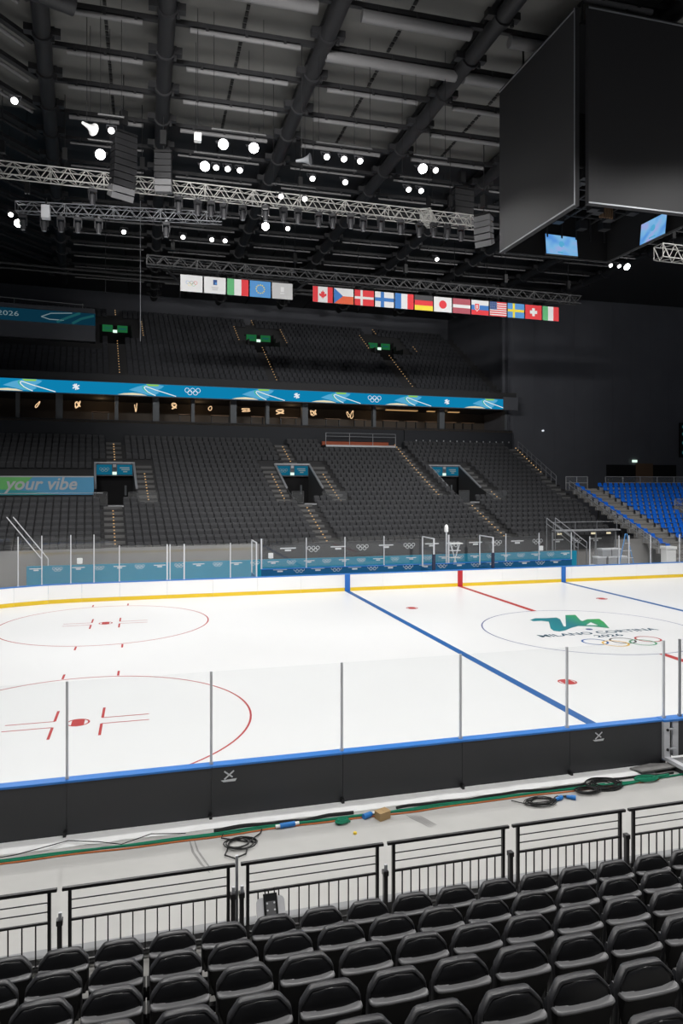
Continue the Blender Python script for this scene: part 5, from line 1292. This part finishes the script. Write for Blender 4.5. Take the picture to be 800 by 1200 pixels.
# ---- lamps
def lamp_proto(big):
    t = thing('flood_lamp', 'x', 'lamp', (0, 0, 0)); r_ = 0.20 if big else 0.12
    mb = MB(); mb.tube([(0,0,0.30),(0,0,0.26),(0,0,0.04),(0,0,0.0)], [r_*0.7, r_*0.8, r_*0.9, r_+0.03], 16); part('housing', mb, 'lamp_body', t, smooth=True, local=True)
    mb = MB(); mb.tube([(0,0,-0.01),(0,0,-0.03),(0,0,-0.07)], [r_, r_, r_*0.55], 16); part('lens', mb, 'lens' if big else 'lens_s', t, smooth=True, local=True)
    mb = MB(); mb.bar((-r_-0.07,0,0.12), (-r_-0.07,0,0.48), 0.03); mb.bar((r_+0.07,0,0.12), (r_+0.07,0,0.48), 0.03); mb.bar((-r_-0.09,0,0.48), (r_+0.09,0,0.48), 0.03); part('yoke', mb, 'lamp_body', t, local=True)
    return t
LB, LS = lamp_proto(True), lamp_proto(False)
LAMPS = [(-15.13,3.6,2),(-13.85,3.6,2),(-15.71,5.95,2),(-15.21,5.95,0),(-14.69,5.95,1),(-14.14,5.95,1),(-11.85,12.8,2),(-10.59,12.8,1),(-6.17,3.6,2),(-5.54,3.6,1),
 (-20.17,5.95,2),(-22.99,2.16,1),(-19.62,3.6,1),(-10.65,3.6,1),(-9.87,3.6,1),(-9.13,3.6,1),(-10.75,5.95,1),(-9.16,5.95,1),(-5.32,5.95,1),(-5.96,5.95,0),
 (-25.18,14.6,1),(-25.02,15.9,2),(-19.47,15.8,0),(-16.18,15.8,1),(-14.53,15.8,1),(-13.76,15.8,0),(-17.11,15.8,0),(-0.34,15.8,1),(11.16,14.0,1),(11.80,14.0,1),(12.40,14.0,2),(-10.58,8.41,0),(-11.79,8.41,0)]
ub = us_ = False; cnt = {}
def rowname(y): return 'front' if y < 4.5 else 'second' if y < 7 else 'third' if y < 10 else 'fourth' if y < 13.5 else 'rearmost'
LAMPS.sort(key=lambda q: (rowname(q[1]), q[0]))
for (x, y, b) in LAMPS:
    rn = rowname(y); cnt[rn] = cnt.get(rn, 0)+1
    lab = f'{"bright large" if b == 2 else "small"} white lamp in the {rn} ceiling row, {nth(cnt[rn]-1)} from the left'
    mw = Matrix.Translation((x, y, 20.5)) @ Matrix.Rotation(-0.95 if b == 2 else -0.75, 4, 'X')
    src = LB if b == 2 else LS
    if b == 2 and not ub: src.matrix_world = mw; src['label'] = lab; src['group'] = 'ceiling lamps'; ub = True
    elif b != 2 and not us_: src.matrix_world = mw; src['label'] = lab; src['group'] = 'ceiling lamps'; us_ = True
    else: dup(src, mw, lab, 'ceiling lamps')
i = 0
for y in (3.6, 5.95, 8.41, 12.8, 15.8, 14.0):
    xs = [q[0] for q in LAMPS if abs(q[1]-y) < 0.15]
    xs.sort(); runs = []
    for x in xs:
        if runs and x-runs[-1][-1] < 2.5: runs[-1].append(x)
        else: runs.append([x])
    for rrn in runs:
        a, b = rrn[0]-0.5, rrn[-1]+0.5; i += 1
        t = thing('lamp_bar', f'dark ceiling bar carrying lamps, {nth(i-1)} counted from the front left', 'lamp bar', ((a+b)/2, y, 21.02), 'lamp bars')
        mb = MB(); mb.tube([(a, y-0.17, 21.02), (b, y-0.17, 21.02)], 0.04, 8); part('pipe', mb, 'truss_d', t)
        mb = MB()
        for x in (a+0.1, b-0.1): mb.tube([(x, y-0.17, 21.05), (x, y-0.17, ZR)], 0.012, 5)
        part('cable', mb, 'black', t)

# ---- moving lights
def ml_proto():
    t = thing('moving_light', 'x', 'stage light', (0, 0, 0))
    mb = MB(); mb.box(-0.2, 0.2, -0.14, 0.14, -0.16, 0.0); part('base', mb, 'lamp_body', t, local=True, bevel=0.02)
    mb = MB(); mb.box(-0.21, -0.16, -0.06, 0.06, -0.55, -0.14); mb.box(-0.21, 0.21, -0.06, 0.06, -0.17, -0.14); mb.box(0.16, 0.21, -0.06, 0.06, -0.55, -0.16); part('yoke', mb, 'lamp_body', t, local=True)
    mb = MB(); mb.tube([(0,0,-0.25),(0,0,-0.32),(0,0,-0.62),(0,0,-0.80)], [0.08, 0.15, 0.15, 0.12], 14); h = part('head', mb, 'lamp_body', t, local=True, smooth=True)
    mb = MB(); mb.tube([(0,0,-0.80),(0,0,-0.815)], [0.105, 0.09], 14); part('lens', mb, 'alu_d', h, local=True)
    mb = MB(); mb.box(-0.05, 0.05, -0.04, 0.04, 0.0, 0.12); part('clamp', mb, 'alu_d', t, local=True)
    return t
ML = ml_proto(); first = True
xsA = [-20.9, -16.6, -15.6, -14.9, -14.2, -13.2, -12.0, -11.0, -10.2, -9.0, -8.2, -7.2, -6.4, -5.4, -4.2, -3.0, -2.2, -1.3, -0.4]
for i, x in enumerate(xsA):
    mw = Matrix.Translation((x, 11.98+random.uniform(-0.2, 0.2), 21.70-0.31-0.12)) @ Matrix.Rotation(random.uniform(-.6, .6), 4, 'Z')
    lab = f'dark moving stage light under the long silver truss, {nth(i)} from the left'
    if first: ML.matrix_world = mw; ML['label'] = lab; ML['group'] = 'moving stage lights'; first = False
    else: dup(ML, mw, lab, 'moving stage lights')
for i, f in enumerate((0.03, 0.13, 0.21, 0.29, 0.39, 0.72)):
    p = Vector((-24.8, 14.0, 20.70)).lerp(Vector((-14.25, 12.8, 20.70)), f)
    dup(ML, Matrix.Translation((p.x, p.y, p.z-0.25-0.12)), f'moving stage light under the short dim truss, {nth(i)} from the left', 'moving stage lights')

# ---- line array speakers
def line_array(label, x, y, ztop, n, rz, curve=0.045, m='speaker', w=1.0, h=0.30):
    t = thing('line_array_speaker', label, 'speaker', (x, y, ztop), 'hanging speaker arrays', rz=rz)
    z = 0.0; yy = 0.0; ang = 0.0
    for k in range(n):
        mx = Matrix.Translation((0, yy, z)) @ Matrix.Rotation(ang, 4, 'X')
        mb = MB(); vs = [(-w/2,-0.3,-h*0.94),(w/2,-0.3,-h*0.94),(w/2*0.9,0.35,-h*0.8),(-w/2*0.9,0.35,-h*0.8),(-w/2,-0.3,0),(w/2,-0.3,0),(w/2*0.9,0.35,-h*0.12),(-w/2*0.9,0.35,-h*0.12)]
        mb.add([mx @ Vector(v) for v in vs], [(0,3,2,1),(4,5,6,7),(0,1,5,4),(1,2,6,5),(2,3,7,6),(3,0,4,7)])
        part('cabinet', mb, m if k < n-2 or m != 'speaker' else 'speaker_g', t, local=True, bevel=0.02)
        z -= h*math.cos(ang); yy += h*math.sin(ang)*1.0; ang += curve*(k/n)*2.0
    mb = MB(); mb.box(-w/2, w/2, -0.3, 0.5, 0.03, 0.13); part('frame', mb, 'black', t, local=True)
    mb = MB(); mb.tube([(0, 0, 0.13), (0, 0, ZR-ztop)], 0.03, 6); mb.box(-0.15, 0.15, -0.15, 0.15, 0.5, 1.2); part('hoist', mb, 'black', t, local=True)
    return t
line_array('long curved line array speaker hanging at the upper left', -19.3, 9.3, 22.95, 10, 0.5, 0.06, 'speaker', 1.15, 0.30)
line_array('shorter dark line array speaker right of the long one', -17.4, 10.4, 22.75, 6, -0.2, 0.03, 'speaker', 0.85, 0.32)
line_array('pale faced line array speaker beside the scoreboard', 0.55, 11.0, 21.6, 5, -0.9, 0.16, 'speaker_g', 1.0, 0.34)
line_array('dark speaker cluster hanging left of the scoreboard', 0.3, 13.4, 24.0, 6, 0.1, 0.02, 'speaker', 1.3, 0.36)
# small roof horns
for i, (x, y, z, rz, lab) in enumerate(((-20.6,5.2,21.3,0.9,'white bell shaped horn speaker above the left truss'), (-11.5,4.4,20.6,-0.5,'dark round horn speaker hanging before the middle roof bay'))):
    t = thing('horn_speaker', lab, 'speaker', (x, y, z), 'hanging horn speakers', rz=rz)
    mb = MB(); mb.tube([(-0.35,0,0),(0.0,0,0),(0.2,0,0),(0.3,0,0)], [0.06, 0.10, 0.18, 0.27], 16); part('horn', mb, 'white' if i == 0 else 'alu_d', t, local=True, smooth=True)
    mb = MB(); mb.tube([(-0.1,0,0.15),(-0.1,0,ZR-z)], 0.015, 5); part('cable', mb, 'black', t, local=True)
t = thing('white_box_speaker', 'small white box hanging below a roof pipe', 'box', (-16.2, 3.4, 20.55))
mb = MB(); mb.box(-16.34, -16.06, 3.3, 3.55, 20.4, 20.72); part('housing', mb, 'white', t)
mb = MB(); mb.tube([(-16.2,3.4,20.72),(-16.2,3.4,ZR)], 0.012, 5); part('cable', mb, 'black', t)
t = thing('stage_projector', 'white square projector hanging at the left end of the short truss', 'projector', (-23.0, 11.4, 19.3))
mb = MB(); mb.box(-23.25, -22.85, 11.2, 11.6, 19.35, 20.0); part('housing', mb, 'alu', t, bevel=0.02)
mb = MB(); mb.bar((-23.05,11.4,20.0), (-23.05,11.7,20.5), 0.06); part('bracket', mb, 'black', t)
for i, x in enumerate((-18.6, -16.0, -20.9, -8.3, 6.0, -1.8, 10.2)):
    mb = MB(); mb.tube([(x, 22+1.3*i, 15.5 if i < 1 else 18.5+i*0.3), (x, 22+1.3*i, ZR)], 0.025, 5)
    solo('hanging_cable', mb, 'alu_d' if i == 0 else 'black', f'thin cable hanging from the far roof, {nth(i)} of several', 'cable', (x, 22+1.3*i, 18), 'hanging cables')

# ================================================================== LIGHT
def spot(x, y, z, p, ang=105, aim=None, size=0.35, blend=0.6):
    L = bpy.data.lights.new('rink_spot', 'SPOT'); L.energy = p; L.spot_size = math.radians(ang); L.spot_blend = blend; L.shadow_soft_size = size; L.color = (1.0, 0.985, 0.965)
    o = bpy.data.objects.new('rink_spot', L); COL.objects.link(o); o.location = (x, y, z)
    if aim:
        d = Vector(aim)-Vector((x, y, z)); o.rotation_euler = d.to_track_quat('-Z', 'Y').to_euler()
    return o
for (x, y, p, ang) in ((-15.1,3.6,1100,140), (-13.85,3.6,1100,140), (-6.17,3.6,2200,140), (-20.17,5.95,7200,140), (-11.85,12.8,1700,140), (-25.0,15.9,6000,140), (12.4,14,4200,155), (-15.7,5.95,1200,140),
                    (9,3.6,2600,140), (18,5,7000,155), (2,12.8,2600,140)):
    spot(x, y, 20.38, p, ang, (x, y, 0), blend=0.6)
for i, (x, y) in enumerate(((-29, -6), (-22, -9), (-14, -9), (-5, -9), (4, -9), (13, -9), (22, -6))):
    dup(LB, Matrix.Translation((x, y, 20.5)), f'large ceiling lamp over the near side of the rink, {nth(i)} from the left', 'near side ceiling lamps')
    spot(x, y, 20.38, 2550, 152, (x, y, 0), blend=0.35)
for i, (x, y) in enumerate(((-23, -21), (-13, -21), (-3, -21))):
    dup(LB, Matrix.Translation((x, y, 20.5)), f'large ceiling lamp over the near seats, {nth(i)} from the left', 'near side ceiling lamps')
    spot(x, y, 20.38, 4000, 130, (x, y, 0), blend=0.5)
for i, (x, y, ax, ang) in enumerate(((-27, -10, -11, 50), (-23, -12, -9, 56), (-19, -13, -8, 60), (-15, -12, -6, 60), (10.5, -10, 7, 40), (13.5, -11, 6, 42), (16.5, -12, 5, 42))):  # unseen lamps added to brighten the flags and upper tier
    dup(LB, Matrix.Translation((x, y, 19.2+0.15*i)) @ Matrix.Rotation(1.5, 4, 'X'), f'added lamp aimed across the hall at the flags, {nth(i)} from the left', 'near side ceiling lamps')
    spot(x, y+0.25, 19.2+0.15*i, 7500, ang, (ax, 20, 17.8), blend=0.7, size=0.6)

for i, x in enumerate((-21, -8, 6)):  # unseen lamps added to whiten the far boards
    dup(LB, Matrix.Translation((x, -16, 20.0)) @ Matrix.Rotation(0.95, 4, 'X'), f'added lamp above the near seats aimed at the far boards, {nth(i)} from the left', 'near side ceiling lamps')
    spot(x, -15.7, 19.85, 5600, 44, (x, 12.5, 0.5), blend=0.7)

w = bpy.data.worlds.new('hall'); scn.world = w; w.use_nodes = True
w.node_tree.nodes['Background'].inputs[0].default_value = (0.80, 0.90, 1.15, 1); w.node_tree.nodes['Background'].inputs[1].default_value = 0.07

# ================================================================== CAMERA
cam = bpy.data.cameras.new('camera'); co = bpy.data.objects.new('camera', cam); COL.objects.link(co)
co.location = CAMP; co.rotation_euler = (PI/2, 0, -YAW)
cam.sensor_fit = 'HORIZONTAL'; cam.sensor_width = 36; cam.lens = FPX*36/800; cam.shift_x = 0; cam.shift_y = 36/800*-1
cam.clip_start = 0.05; cam.clip_end = 300
scn.camera = co
scn.view_settings.view_transform = 'Standard'; scn.view_settings.look = 'None'; scn.view_settings.gamma = 1; scn.view_settings.exposure = -0.15
scn.view_settings.use_curve_mapping = False
scn.cycles.max_bounces = 8; scn.cycles.transparent_max_bounces = 24; scn.cycles.diffuse_bounces = 5
scn.cycles.sample_clamp_indirect = 4.0
